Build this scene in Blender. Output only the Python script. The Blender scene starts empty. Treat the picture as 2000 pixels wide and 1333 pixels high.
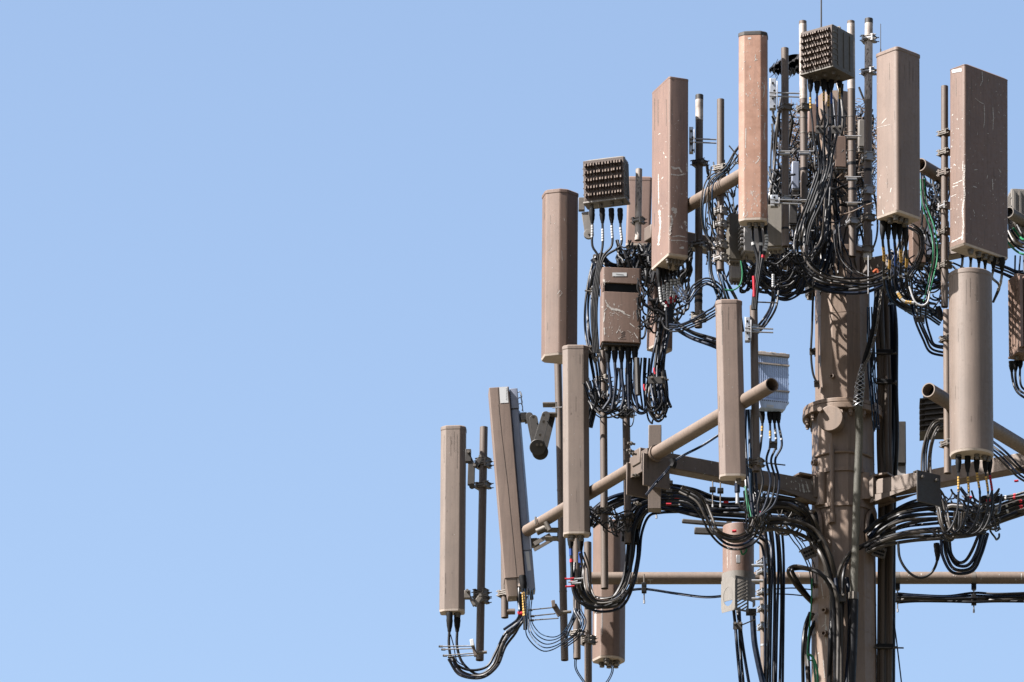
import bpy, math, random
from mathutils import Vector, Matrix
from mathutils.bvhtree import BVHTree
random.seed(7)
R = math.radians
sc = bpy.context.scene
COL = sc.collection
# ---------------------------------------------------------------- camera
F = 14300.0; PX = 1450.0; PY = 666.5; PITCH = R(20)
CAM = Vector((-1.04, -70.6, 1.6))
FW = Vector((0, math.cos(PITCH), math.sin(PITCH))); UP = Vector((0, -math.sin(PITCH), math.cos(PITCH)))
cd = bpy.data.cameras.new('camera'); cam = bpy.data.objects.new('camera', cd); COL.objects.link(cam)
cam.location = CAM; cam.rotation_euler = (R(90) + PITCH, 0, 0)
cd.sensor_width = 36; cd.lens = F / 2000 * 36; cd.shift_x = (1000 - PX) / 2000; cd.clip_start = 1; cd.clip_end = 20000
sc.camera = cam
# ---------------------------------------------------------------- world, sun, exposure
SEL = R(49); SAZ = R(67)                 # sun height; angle left of the line tower-camera
SD = Vector((-math.cos(SEL) * math.sin(SAZ), -math.cos(SEL) * math.cos(SAZ), math.sin(SEL)))
w = bpy.data.worlds.new('World'); sc.world = w; w.use_nodes = True
nt = w.node_tree; bg = nt.nodes['Background']
sky = nt.nodes.new('ShaderNodeTexSky'); sky.sky_type = 'NISHITA'; sky.sun_disc = False
sky.sun_elevation = SEL; sky.sun_rotation = math.atan2(SD.x, SD.y)
sky.air_density = 1.0; sky.dust_density = 2.6; sky.ozone_density = 0.7; sky.altitude = 100
nt.links.new(sky.outputs[0], bg.inputs[0]); bg.inputs[1].default_value = 0.05
sl = bpy.data.lights.new('sun', 'SUN'); so = bpy.data.objects.new('sun', sl); COL.objects.link(so)
sl.energy = 5.0; sl.angle = R(0.53); sl.color = (1, .96, .925); so.rotation_euler = SD.to_track_quat('Z', 'Y').to_euler()
so.location = (-60, -60, 90)
sc.view_settings.view_transform = 'Standard'; sc.view_settings.look = 'None'; sc.view_settings.gamma = 1
sc.view_settings.exposure = 2.32
try:
    sc.cycles.max_bounces = 6
except Exception: pass

def P(px, py, Y=0.0):                    # photograph pixel (2000 wide) on the upright plane y = Y
    d = Vector(((px - PX) / F, 0, 0)) + FW + UP * (-(py - PY) / F)
    return CAM + d * ((Y - CAM.y) / d.y)
def U(Y=0.0):                            # metres per photograph pixel at that distance
    return ((Y - CAM.y) / math.cos(PITCH) + 0) / F * 1.0
def ray(px, py):
    return (Vector(((px - PX) / F, 0, 0)) + FW + UP * (-(py - PY) / F)).normalized()
def YL(x): return -0.15 - (x - 1150) * 0.6 / 65          # left side of the lower platform
def YR(x): return -3.2 + (x - 1820) * 0.6 / 65           # right side of the lower platform
def YU(x): return -1.2 - (x - 1253) * .00908             # left side of the upper platform
def YV(x): return YU(3296 - x)                           # right side of the upper platform

# ---------------------------------------------------------------- materials
def mat(name): 
    m = bpy.data.materials.new(name); m.use_nodes = True
    n = m.node_tree; b = n.nodes['Principled BSDF']; return m, n, b
def ramp(n, src, stops):
    r = n.nodes.new('ShaderNodeValToRGB'); e = r.color_ramp.elements
    e[0].position, e[0].color = stops[0][0], (*stops[0][1], 1); e[1].position, e[1].color = stops[-1][0], (*stops[-1][1], 1)
    for s in stops[1:-1]:
        k = e.new(s[0]); k.color = (*s[1], 1)
    n.links.new(src, r.inputs[0]); return r.outputs[0]
def noise(n, co, scale, detail=4, rough=.6, stretch=(1, 1, 1)):
    mp = n.nodes.new('ShaderNodeMapping'); mp.inputs['Scale'].default_value = stretch; n.links.new(co, mp.inputs[0])
    t = n.nodes.new('ShaderNodeTexNoise'); t.inputs['Scale'].default_value = scale
    t.inputs['Detail'].default_value = detail; t.inputs['Roughness'].default_value = rough
    n.links.new(mp.outputs[0], t.inputs[0]); return t.outputs[0]
def mix(n, fac, a, b, mode='MIX'):
    m = n.nodes.new('ShaderNodeMix'); m.data_type = 'RGBA'; m.blend_type = mode
    for s, v in ((0, fac), (6, a), (7, b)):
        if isinstance(v, (int, float)): m.inputs[s].default_value = v
        elif isinstance(v, tuple): m.inputs[s].default_value = (*v, 1)
        else: n.links.new(v, m.inputs[s])
    return m.outputs[2]
def g(v): return (v, v, v)
PS = .27
def paint(name, c, rough=.55, chips=0.0, chipc=(.30, .28, .26), grime=.4, streak=.4, rust=None, bump=.12):
    m, n, b = mat(name); co = n.nodes.new('ShaderNodeTexCoord').outputs['Object']
    c = tuple(x * PS * k for x, k in zip(c, (.97, .905, .855))); rust = tuple(x * PS for x in rust) if rust else None
    dk = tuple(x * .62 for x in c); lt = tuple(min(1, x * 1.28) for x in c)
    big = noise(n, co, 2.2, 5, .6)
    base = mix(n, ramp(n, big, [(.35, g(0)), (.7, g(1))]), c, lt)
    if rust:
        rr = noise(n, co, 5, 8, .72)
        base = mix(n, ramp(n, rr, [(.42, g(0)), (.62, g(1))]), base, rust)
    st = noise(n, co, 6, 4, .6, (6, 6, .35))
    base = mix(n, ramp(n, st, [(.46, g(0)), (.66, g(streak))]), base, dk)
    sp = noise(n, co, 26, 6, .7)
    base = mix(n, ramp(n, sp, [(.56, g(0)), (.74, g(grime))]), base, dk)
    fine = noise(n, co, 160, 3, .6)
    base = mix(n, ramp(n, fine, [(.3, g(0)), (.7, g(.22))]), base, lt)
    if chips > 0:
        a = noise(n, co, 9, 9, .62, (1, 1, .7)); a2 = noise(n, co, 2.3, 2, .5)
        add = n.nodes.new('ShaderNodeMath'); add.operation = 'ADD'; n.links.new(a, add.inputs[0]); n.links.new(a2, add.inputs[1])
        k = ramp(n, add.outputs[0], [(1.0 - chips * .06 + .27 - .05, g(0)), (1.0 - chips * .06 + .28 - .05, g(1))]) if False else None
        mu = n.nodes.new('ShaderNodeMath'); mu.operation = 'MULTIPLY'; mu.inputs[1].default_value = .5; n.links.new(add.outputs[0], mu.inputs[0])
        k = ramp(n, mu.outputs[0], [(.71 - chips * .06, g(0)), (.72 - chips * .06, g(1))])
        base = mix(n, k, base, chipc)
    n.links.new(base, b.inputs['Base Color']); b.inputs['Roughness'].default_value = rough
    rr2 = ramp(n, sp, [(.3, g(rough - .1)), (.8, g(min(1, rough + .2)))]); n.links.new(rr2, b.inputs['Roughness'])
    b.inputs['Specular IOR Level'].default_value = .35
    bp = n.nodes.new('ShaderNodeBump'); bp.inputs['Strength'].default_value = bump; bp.inputs['Distance'].default_value = .004
    n.links.new(fine, bp.inputs['Height']); n.links.new(bp.outputs[0], b.inputs['Normal'])
    return m
def metal(name, c, rough=.5, met=.55):
    c = tuple(x * .6 for x in c)
    m, n, b = mat(name); co = n.nodes.new('ShaderNodeTexCoord').outputs['Object']
    a = noise(n, co, 18, 6, .65)
    base = mix(n, ramp(n, a, [(.35, g(0)), (.7, g(1))]), tuple(x * .7 for x in c), c)
    n.links.new(base, b.inputs['Base Color']); b.inputs['Metallic'].default_value = met; b.inputs['Roughness'].default_value = rough
    return m
def rubber(name, c, rough=.32, spec=.6, dust=.18):
    spec *= .28; rough += .12; c = tuple(x * .42 for x in c)
    m, n, b = mat(name); co = n.nodes.new('ShaderNodeTexCoord').outputs['Object']
    a = noise(n, co, 14, 6, .7)
    base = mix(n, ramp(n, a, [(.5, g(0)), (.8, g(dust))]), c, (.045, .038, .032))
    n.links.new(base, b.inputs['Base Color']); b.inputs['Roughness'].default_value = rough
    n.links.new(ramp(n, a, [(.3, g(rough - .08)), (.8, g(rough + .3))]), b.inputs['Roughness'])
    b.inputs['Specular IOR Level'].default_value = spec
    return m
M = {
 'tan': paint('tan radome paint', (.33, .25, .208)),
 'tan2': paint('greyish tan radome paint', (.31, .25, .212)),
 'brown': paint('brown radome paint', (.30, .205, .16), chips=.4),
 'pink': paint('pinkish brown paint', (.37, .25, .205), chips=.6),
 'redbrown': paint('weathered reddish brown paint', (.60, .35, .25), chips=.8, rust=(.46, .225, .135), grime=.5),
 'worn': paint('worn brown paint', (.29, .195, .155), chips=.7, grime=.5),
 'pole': paint('tower pole paint', (.36, .268, .205), grime=.5, streak=.55, chips=.3, rough=.5),
 'pipe': paint('pipe paint', (.21, .165, .135), grime=.6, streak=.4, chips=.5),
 'pipe2': paint('lighter pipe paint', (.30, .235, .19), grime=.5, chips=.6),
 'pale': paint('bare pale pipe', (.92, .86, .81), grime=.55, streak=.5, rust=(.3, .22, .17)),
 'dark': paint('dark bracket paint', (.05, .044, .038), grime=.6),
 'under': paint('pale underside plate', (.85, .76, .68), grime=.6, rough=.6),
 'grey': paint('grey radio casing', (.34, .33, .31), grime=.5, chips=.3),
 'skytint': paint('smooth grey casing with sky tint', (.42, .50, .68), grime=.3, rough=.4),  # grey plastic; the blue skylight on it is put into the colour
 'runoff': paint('dirt run', (.24, .19, .155), grime=.6),
 'silver': paint('bright silver casing', (.85, 1.15, 1.75), grime=.25, rough=.4),
 'lightgrey': paint('light grey casing', (.50, .51, .53), grime=.4),
 'greygreen': paint('grey green casing', (.19, .175, .145), grime=.5),
 'fin': paint('brown heat sink', (.105, .066, .045), grime=.4, bump=.05),
 'finedge': paint('bare fin edge', (.22, .145, .095), grime=.4),
 'galv': metal('galvanised steel', (.36, .36, .37), .5, .6),
 'galvd': metal('weathered steel', (.14, .12, .10), .55, .4),
 'steelb': metal('bright steel', (.5, .51, .53), .4, .7),
 'black': rubber('black cable jacket', (.010, .010, .012), .26, .5),
 'navy': rubber('dark blue cable jacket', (.004, .011, .030), .26, .5),
 'dusty': rubber('dusty cable jacket', (.055, .046, .038), .26, .7, .5),
 'browncable': rubber('painted cable jacket', (.10, .075, .058), .45, .5, .5),
 'boot': rubber('black connector boot', (.008, .008, .009), .5, .4, .1),
 'blue': rubber('blue tape', (.02, .07, .30), .45, .4, .05),
 'cyan': rubber('thin blue cable', (.004, .026, .062), .35, .5, .05),
 'green': rubber('green ground cable', (.02, .20, .09), .4, .5, .05),
 'yellow': rubber('yellow tape', (.68, .42, .12), .5, .3, .1),
 'white': rubber('white tape', (.62, .62, .62), .5, .3, .2),
 'red': rubber('red tape', (.55, .03, .05), .45, .4, .05),
 'label': rubber('white label', (.72, .73, .74), .5, .3, .05),
 'ink': rubber('dark ink', (.05, .045, .04), .6, .2, 0),
 'chip': rubber('bare chipped spot', (.60, .56, .52), .7, .2, .15),
 'drop': rubber('bird dropping', (.55, .53, .49), .8, .2, .2),
 'twig': paint('dry twig', (.26, .185, .13), grime=.5),
 'twig2': paint('dark twig', (.10, .07, .05), grime=.5),
 'orange': rubber('orange rag', (.5, .13, .06), .7, .2, .2),
}
# ---------------------------------------------------------------- mesh helpers
class MB:
    def __init__(s, T=None): s.v = []; s.f = []; s.T = T; s.mi = []; s.m = 0
    def add(s, vs, fs):
        o = len(s.v); s.v += [(s.T @ Vector(v)) if s.T else Vector(v) for v in vs]
        s.f += [tuple(i + o for i in f) for f in fs]; s.mi += [s.m] * len(fs)
    def box(s, c, d, rot=None, ch=0.0):
        x, y, z = d[0] / 2, d[1] / 2, d[2] / 2; rot = rot or Matrix.Identity(3); c = Vector(c)
        vs = [c + rot @ Vector((a * x, b * y, e * z)) for a in (-1, 1) for b in (-1, 1) for e in (-1, 1)]
        s.add(vs, [(0, 1, 3, 2), (4, 6, 7, 5), (0, 4, 5, 1), (2, 3, 7, 6), (0, 2, 6, 4), (1, 5, 7, 3)])
    def bar(s, p0, p1, wx, wz, roll=0):
        p0, p1 = Vector(p0), Vector(p1); z = (p1 - p0); L = z.length; z.normalize()
        q = z.to_track_quat('Z', 'X' if abs(z.z) > .9 else 'Y').to_matrix() @ Matrix.Rotation(roll, 3, 'Z')
        s.box((p0 + p1) / 2, (wx, wz, L), q)
    def cyl(s, p0, p1, r, r2=None, n=16, cap=True, hollow=False):
        p0, p1 = Vector(p0), Vector(p1); z = (p1 - p0).normalized(); r2 = r if r2 is None else r2
        a = z.orthogonal().normalized(); b = z.cross(a); vs = []
        for p, q in ((p0, r), (p1, r2)):
            for i in range(n):
                t = 2 * math.pi * i / n; vs.append(p + (a * math.cos(t) + b * math.sin(t)) * q)
        fs = [(i, (i + 1) % n, n + (i + 1) % n, n + i) for i in range(n)]
        if cap: fs += [tuple(range(n))[::-1], tuple(range(n, 2 * n))]
        s.add(vs, fs)
    def pipe(s, p0, p1, r, th=None, n=24):        # hollow pipe with an open mouth at both ends
        th = th or r * .12; p0, p1 = Vector(p0), Vector(p1); z = (p1 - p0).normalized()
        a = z.orthogonal().normalized(); b = z.cross(a); vs = []
        for p, q in ((p0, r), (p1, r), (p1, r - th), (p0, r - th)):
            for i in range(n):
                t = 2 * math.pi * i / n; vs.append(p + (a * math.cos(t) + b * math.sin(t)) * q)
        fs = []
        for k in range(4):
            for i in range(n):
                j = (i + 1) % n; k2 = (k + 1) % 4; fs.append((k * n + i, k * n + j, k2 * n + j, k2 * n + i))
        s.add(vs, fs)
    def prism(s, prof, z0, z1, s0=1, s1=1, cap=True):
        n = len(prof); vs = [(x * s0, y * s0, z0) for x, y in prof] + [(x * s1, y * s1, z1) for x, y in prof]
        fs = [(i, (i + 1) % n, n + (i + 1) % n, n + i) for i in range(n)]
        if cap: fs += [tuple(range(n))[::-1], tuple(range(n, 2 * n))]
        s.add(vs, fs)
    def tube(s, pts, r, n=8, cap=True):
        pts = [Vector(p) for p in pts]; vs = []; N = len(pts)
        rr = r if isinstance(r, (list, tuple)) else [r] * N
        t = (pts[1] - pts[0]).normalized(); a = t.orthogonal().normalized()
        for k in range(N):
            t = (pts[min(k + 1, N - 1)] - pts[max(k - 1, 0)])
            if t.length < 1e-9: t = Vector((0, 0, 1))
            t.normalize(); a = (a - t * a.dot(t))
            if a.length < 1e-6: a = t.orthogonal()
            a.normalize(); b = t.cross(a)
            for i in range(n):
                q = 2 * math.pi * i / n; vs.append(pts[k] + (a * math.cos(q) + b * math.sin(q)) * rr[k])
        fs = [(k * n + i, k * n + (i + 1) % n, (k + 1) * n + (i + 1) % n, (k + 1) * n + i) for k in range(N - 1) for i in range(n)]
        if cap: fs += [tuple(range(n))[::-1], tuple(range((N - 1) * n, N * n))]
        s.add(vs, fs)
    def build(s, name, mats, parent=None, bevel=0, smooth=40):
        if not isinstance(mats, (list, tuple)): mats = [mats]
        org = Vector(parent['_o']) if parent is not None else (sum(s.v, Vector()) / max(1, len(s.v)) if s.v else Vector())
        me = bpy.data.meshes.new(name); me.from_pydata([tuple(v - org) for v in s.v], [], s.f); me.validate()
        for m in mats: me.materials.append(M[m] if isinstance(m, str) else m)
        if len(mats) > 1 and len(me.polygons) == len(s.mi): me.polygons.foreach_set('material_index', s.mi)
        me.shade_smooth(); me.set_sharp_from_angle(angle=R(smooth)); me.update()
        o = bpy.data.objects.new(name, me); COL.objects.link(o); o['_s'] = smooth
        if parent is not None: o.parent = parent; o['_o'] = parent['_o']
        else: o.location = org; o['_o'] = tuple(org)
        if bevel:
            bm = o.modifiers.new('bevel', 'BEVEL'); bm.width = bevel; bm.segments = 2; bm.limit_method = 'ANGLE'; bm.angle_limit = R(40)
        return o
def thing(name, label, cat, loc, group=None):
    o = bpy.data.objects.new(name, None); COL.objects.link(o); o.location = loc; o['_o'] = tuple(loc)
    o.empty_display_size = .1; return tag(o, label, cat, group)
def tag(o, label, cat, group=None, kind=None):
    o['label'] = label; o['category'] = cat
    if group: o['group'] = group
    if kind: o['kind'] = kind
    return o
def lab(o, label): o['label'] = label; return o
def spline(pts, sub=7):
    pts = [Vector(p) for p in pts]; out = []
    q = [pts[0] * 2 - pts[1]] + pts + [pts[-1] * 2 - pts[-2]]
    for i in range(1, len(q) - 2):
        p0, p1, p2, p3 = q[i - 1:i + 3]
        for k in range(sub):
            t = k / sub
            out.append(.5 * ((2 * p1) + (p2 - p0) * t + (2 * p0 - 5 * p1 + 4 * p2 - p3) * t * t + (3 * p1 - p0 - 3 * p2 + p3) * t ** 3))
    out.append(pts[-1]); return out
def px3(pts, Y):                          # (x, y[, dY]) photograph pixels at depth Y -> world
    return [P(p[0], p[1], Y + (p[2] if len(p) > 2 else 0)) for p in pts]
# one flexible cable; boots = (length px, radius px) at its start; tapes = [(from, to, colour, count)] as fractions of its length
def cable(pts, Y, r, m='black', label='', group=None, boot=None, tapes=(), cat='cable', name='cable', world=False, bootend=False):
    W = pts if world else px3(pts, Y)
    C = spline(W, 7); u = U(Y); b = MB(); r = r * .88; b.tube(C, r * u, 8)
    o = b.build(name, m); tag(o, label, cat, group)
    cum = [0]
    for i in range(1, len(C)): cum.append(cum[-1] + (C[i] - C[i - 1]).length)
    def at(d):
        for i in range(1, len(C)):
            if cum[i] >= d: 
                k = (d - cum[i - 1]) / max(1e-9, cum[i] - cum[i - 1]); return C[i - 1].lerp(C[i], k)
        return C[-1]
    L = cum[-1]
    if boot:
        bl, br = boot; n = 7; seg = []; rr = []
        for k in range(n + 1):
            f = k / n; seg.append(at((L - f * bl * u) if bootend else f * bl * u)); rr.append(br * u * (1 if f < .55 else (1 - .45 * (f - .55) / .45)) * (1.06 if k % 2 else .97))
        t = MB(); t.tube(seg, rr, 12); t.build('connector_boot', 'boot', o)
    for a, z, c, cnt in tapes:
        sh = random.uniform(-.025, .025); a += max(sh, -a); z += sh
        t = MB()
        for k in range(cnt):
            s0 = L * (a + (z - a) * (k + .08) / cnt); s1 = L * (a + (z - a) * (k + .80) / cnt)
            t.tube([at(s0), at((s0 + s1) / 2), at(s1)], r * u * 1.16, 8)
        t.build('marker_tape', c, o)
    return o
def bundle(pts, Y, r, n, sp, label, group, m='black', wob=1.0, boot=None, tapes=(), dy=.12, alt=None):
    out = []
    for i in range(n):
        f = (i - (n - 1) / 2) / max(1, (n - 1) / 2) if n > 1 else 0
        ph = random.uniform(0, 6.28); q = []
        for k, p in enumerate(pts):
            s = p[3] if len(p) > 3 else 1
            a = pts[max(0, k - 1)]; c = pts[min(len(pts) - 1, k + 1)]
            tx, ty = c[0] - a[0], c[1] - a[1]; L = math.hypot(tx, ty) or 1
            nx, ny = -ty / L, tx / L
            o = f * sp * s + math.sin(ph + k * 1.3) * wob * r * .6
            q.append((p[0] + nx * o, p[1] + ny * o, (p[2] if len(p) > 2 else 0) + random.uniform(-dy, dy) * s))
        mm = alt[i % len(alt)] if alt else m
        tp = tapes[i % len(tapes)] if tapes and isinstance(tapes[0], (list,)) else tapes
        out.append(cable(q, Y, r * random.uniform(.88, 1.1), mm, label, group, boot=boot, tapes=tp))
    return out
# irregular bare spots and marks laid on a built part: polylines in photograph pixels
def marks(o, lines, m='chip', name='paint_chip', parent=None, jit=.6, off=.0015):
    me = o.data; org = Vector(o['_o']); vs = [v.co + org for v in me.vertices]
    bv = BVHTree.FromPolygons(vs, [tuple(p.vertices) for p in me.polygons]); b = MB()
    for ln in lines:
        wd = ln[0]; pts = ln[1:]; dense = []
        for i in range(len(pts) - 1):
            x0, y0 = pts[i]; x1, y1 = pts[i + 1]; n = max(2, int(math.hypot(x1 - x0, y1 - y0) / 1.6))
            for k in range(n): t = k / n; dense.append((x0 + (x1 - x0) * t, y0 + (y1 - y0) * t))
        dense.append(pts[-1]); row = []; N = len(dense)
        for k, (x, y) in enumerate(dense):
            a = dense[max(0, k - 1)]; c = dense[min(N - 1, k + 1)]; tx, ty = c[0] - a[0], c[1] - a[1]; L = math.hypot(tx, ty) or 1
            ww = wd * (1 + random.uniform(-jit, jit)) * (.35 if k in (0, N - 1) and jit else 1); nx, ny = -ty / L * ww / 2, tx / L * ww / 2
            h1 = bv.ray_cast(CAM, ray(x + nx, y + ny)); h2 = bv.ray_cast(CAM, ray(x - nx, y - ny))
            if h1[0] and h2[0] and (h1[0] - h2[0]).length < .2:
                row.append((h1[0] + (h1[1] if h1[1].dot(CAM - h1[0]) > 0 else -h1[1]) * off, h2[0] + (h2[1] if h2[1].dot(CAM - h2[0]) > 0 else -h2[1]) * off))
            else:
                row.append(None)
        for k in range(N - 1):
            if row[k] and row[k + 1]: b.add([row[k][0], row[k][1], row[k + 1][1], row[k + 1][0]], [(0, 1, 2, 3)])
    if not b.f: return o
    if parent is not None and name not in ('paint_chip', 'stain', 'seam', 'printed_line'): return b.build(name, m, parent)
    n0 = len(me.vertices); me.vertices.add(len(b.v)); f0 = len(me.polygons); l0 = len(me.loops)
    me.vertices.foreach_set('co', [x for v in me.vertices[:n0] for x in v.co] + [x for v in b.v for x in (v - org)])
    me.loops.add(4 * len(b.f)); me.polygons.add(len(b.f))
    for k, f in enumerate(b.f):
        for j in range(4): me.loops[l0 + 4 * k + j].vertex_index = n0 + f[j]
        me.polygons[f0 + k].loop_start = l0 + 4 * k
    me.materials.append(M[m]); mi = len(me.materials) - 1
    for k in range(len(b.f)): me.polygons[f0 + k].material_index = mi
    me.update(calc_edges=True); me.validate(); me.shade_smooth(); me.set_sharp_from_angle(angle=R(o.get('_s', 40))); return o
def speckle(x0, y0, x1, y1, n, w=(.6, 2), l=(1, 5), vert=.7):
    out = []
    for _ in range(n):
        x, y = random.uniform(x0, x1), random.uniform(y0, y1); a = random.gauss(math.pi / 2, .4) if random.random() < vert else random.uniform(0, 3.14)
        L = random.uniform(*l) * (1 if random.random() < .85 else 2.2); out.append((random.uniform(*w), (x, y), (x + math.cos(a) * L, y + math.sin(a) * L)))
    return out
def outline(wd, d, kind, c=.25, n=8):      # antenna cross-section, front at -y
    x, y = wd / 2, d / 2
    if kind == 'oct':
        k = c * min(wd, d) * 2; k = min(k, x * .95)
        kb = k * .35; pr = [(-x + k, -y), (x - k, -y), (x, -y + k * .62), (x, y - kb), (x - kb, y), (-x + kb, y), (-x, y - kb), (-x, -y + k * .62)]
        return rnd(pr, min(wd, d) * .05)
    if kind == 'rr':
        return rnd([(-x, -y), (x, -y), (x, y), (-x, y)], c * min(wd, d))
    if kind == 'round':
        pr = [(x, y * .55), (x * .93, y), (-x * .93, y), (-x, y * .55)]
        for i in range(25):
            t = math.pi * i / 24; pr.append((-x * math.cos(t), y * .45 - (y * 1.45) * math.sin(t) ** .9))
        return pr
def rnd(pr, r, n=4):
    out = []; N = len(pr)
    for i in range(N):
        p = Vector(pr[i]); a = (Vector(pr[i - 1]) - p); c = (Vector(pr[(i + 1) % N]) - p); k = min(r, a.length * .45, c.length * .45)
        a = p + a.normalized() * k; c = p + c.normalized() * k
        for j in range(n + 1):
            t = j / n; out.append(tuple(a * (1 - t) ** 2 + p * 2 * t * (1 - t) + c * t * t))
    return out
def frame(top, bot, Y, dp, yaw, Yt=None):
    u = U(Y); k = dp / 2 * math.sin(PITCH)
    A = P(bot[0], bot[1] - k, Y); B = P(top[0], top[1] + k, Y if Yt is None else Yt)
    z = (B - A); h = z.length; z.normalize()
    y = Vector((0, 1, 0)); y = (y - z * y.dot(z)).normalized(); x = y.cross(z)
    Rm = Matrix((x, y, z)).transposed() @ Matrix.Rotation(R(yaw), 3, 'Z')
    return Matrix.Translation(A) @ Rm.to_4x4(), h, u
def panel(top, bot, Y, wpx, dpx, yaw, kind, m, label, c=.25, capm=None, group='panel antennas around the tower', conn=(), connr=5, cap=.04, plate='under', Yt=None, lip=1.03, name='panel_antenna', cat='antenna'):
    a = R(yaw); dp = dpx * abs(math.cos(a)) + wpx * abs(math.sin(a))
    T, h, u = frame(top, bot, Y, dp, yaw, Yt); W, D = wpx * u, dpx * u
    pr = outline(W, D, kind, c); th = thing(name, label, cat, T @ Vector((0, 0, 0)), group)
    b = MB(T); b.prism(pr, .012, h - cap, cap=True); rad = b.build('radome', m, th, smooth=24 if kind == 'oct' else 40)
    b = MB(T); b.prism(pr, h - cap, h - .012, lip, lip); b.prism(pr, h - .012, h, lip, lip * .9)
    b.prism(pr, h - cap - .006, h - cap, lip * .985, lip, cap=False); b.build('end_cap', capm or m, th, smooth=50)
    b = MB(T); b.prism(pr, -.012, .010, .97, 1.012); b.build('end_plate', plate, th, smooth=50)
    T2 = T; cc = []
    for (cx, cy) in conn:
        b = MB(T); p = Vector((cx * W / 2, cy * D / 2, -.012)); b.cyl(p, p + Vector((0, 0, -.05)), connr * u * .8, n=12)
        b.cyl(p + Vector((0, 0, -.006)), p + Vector((0, 0, -.024)), connr * u * 1.15, n=6); b.build('connector', 'galvd', th)
        cc.append(T @ (p + Vector((0, 0, -.045))))
    return th, rad, T, h, u, cc
def clampmesh(c, r, u, ax=Vector((0, 0, 1)), yaw=0, ln=30, s=1.0):
    b = MB(Matrix.Translation(c) @ Matrix.Rotation(R(yaw), 4, 'Z')); w = r * 2.7
    for q in (-1, 1):
        b.box((0, q * r * 1.25, 0), (w, r * .42, r * 1.6 * s)); b.box((q * w * .44, 0, 0), (w * .10, r * 2.2, r * .5)); b.box((0, q * r * 1.25, r * .8 * s), (w, r * .9, r * .18)); b.box((0, q * r * 1.25, -r * .8 * s), (w, r * .9, r * .18))
    b2 = MB(b.T)
    for q in (-1, 1):
        for z in (-.35, .35):
            b2.cyl((q * r * 1.2, -r * 2.4, z * r * 1.6), (q * r * 1.2, r * 2.0, z * r * 1.6), r * .14, n=8)
            b2.cyl((q * r * 1.2, -r * 1.75, z * r * 1.6), (q * r * 1.2, -r * 1.45, z * r * 1.6), r * .3, n=6)
    return b, b2
def ubolt(b, c, r, yaw, L, t):                     # U-bolt round a pipe
    Tm = Matrix.Translation(c) @ Matrix.Rotation(R(yaw), 4, 'Z'); pts = [(-r, -L, 0), (-r, 0, 0)]
    pts = [Vector((-r, -L, 0))] + [Vector((-r * math.cos(q), r * math.sin(q), 0)) for q in [math.pi * i / 8 for i in range(9)]] + [Vector((r, -L, 0))]
    b.tube([Tm @ p for p in pts], t, 6)
def mount_pipe(top, bot, Y, w, label, m='pipe', clamps=(), bands=(), Yt=None, cap=None, group='upright mounting pipes of the tower', name='mounting_pipe', hole=True):
    A = P(bot[0], bot[1], Y); B = P(top[0], top[1], Y if Yt is None else Yt); u = U(Y); r = w / 2 * u
    th = thing(name, label, 'pipe', A, group); b = MB(); b.pipe(A, B, r); b.build('tube', m, th)
    z = (B - A).normalized()
    b = MB(); b.cyl(A + z * .05, A + z * .06, r * .9); b.build('inner_plug', 'dark', th)
    if cap: b = MB(); b.cyl(B - z * .05, B + z * .006, r * 1.06); b.build('end_cap', cap, th, bevel=.004)
    for cl in clamps:
        y, yaw, cm = cl[0], cl[1], cl[2]; t = (y - bot[1]) / (top[1] - bot[1]); c = A.lerp(B, t)
        b, b2 = clampmesh(c, r, u, yaw=yaw, s=cl[3] if len(cl) > 3 else 1); o = b.build('pipe_clamp', cm, th, bevel=.002); b2.build('threaded_rod', 'galvd', o)
    for y, bm_, k in bands:
        t = (y - bot[1]) / (top[1] - bot[1]); c = A.lerp(B, t); b = MB(); b.cyl(c - z * k * u / 2, c + z * k * u / 2, r * (1.03 if k > 20 else 1.07), n=24); b.build('band' if k < 20 else 'bleached_sleeve', bm_, th)
    return th, A, B, r, u
def rod(pts, Y, r, m='galvd', label='', cat='rod', name='rod', parent=None):
    b = MB(); W = px3(pts, Y); u = U(Y)
    for i in range(len(W) - 1): b.cyl(W[i], W[i + 1], r * u, n=8)
    o = b.build(name, m, parent)
    if parent is None: tag(o, label, cat)
    return o
def pbox(name, m, parent, x0, y0, x1, y1, Y, d, yaw=0, bevel=.004):     # box by its photograph rectangle and depth in px
    u = U(Y); c = P((x0 + x1) / 2, (y0 + y1) / 2, Y); b = MB()
    b.box(c, ((x1 - x0) * u, d * u, (y1 - y0) * u / math.cos(PITCH)), Matrix.Rotation(R(yaw), 3, 'Z'))
    return b.build(name, m, parent, bevel=bevel)

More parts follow.
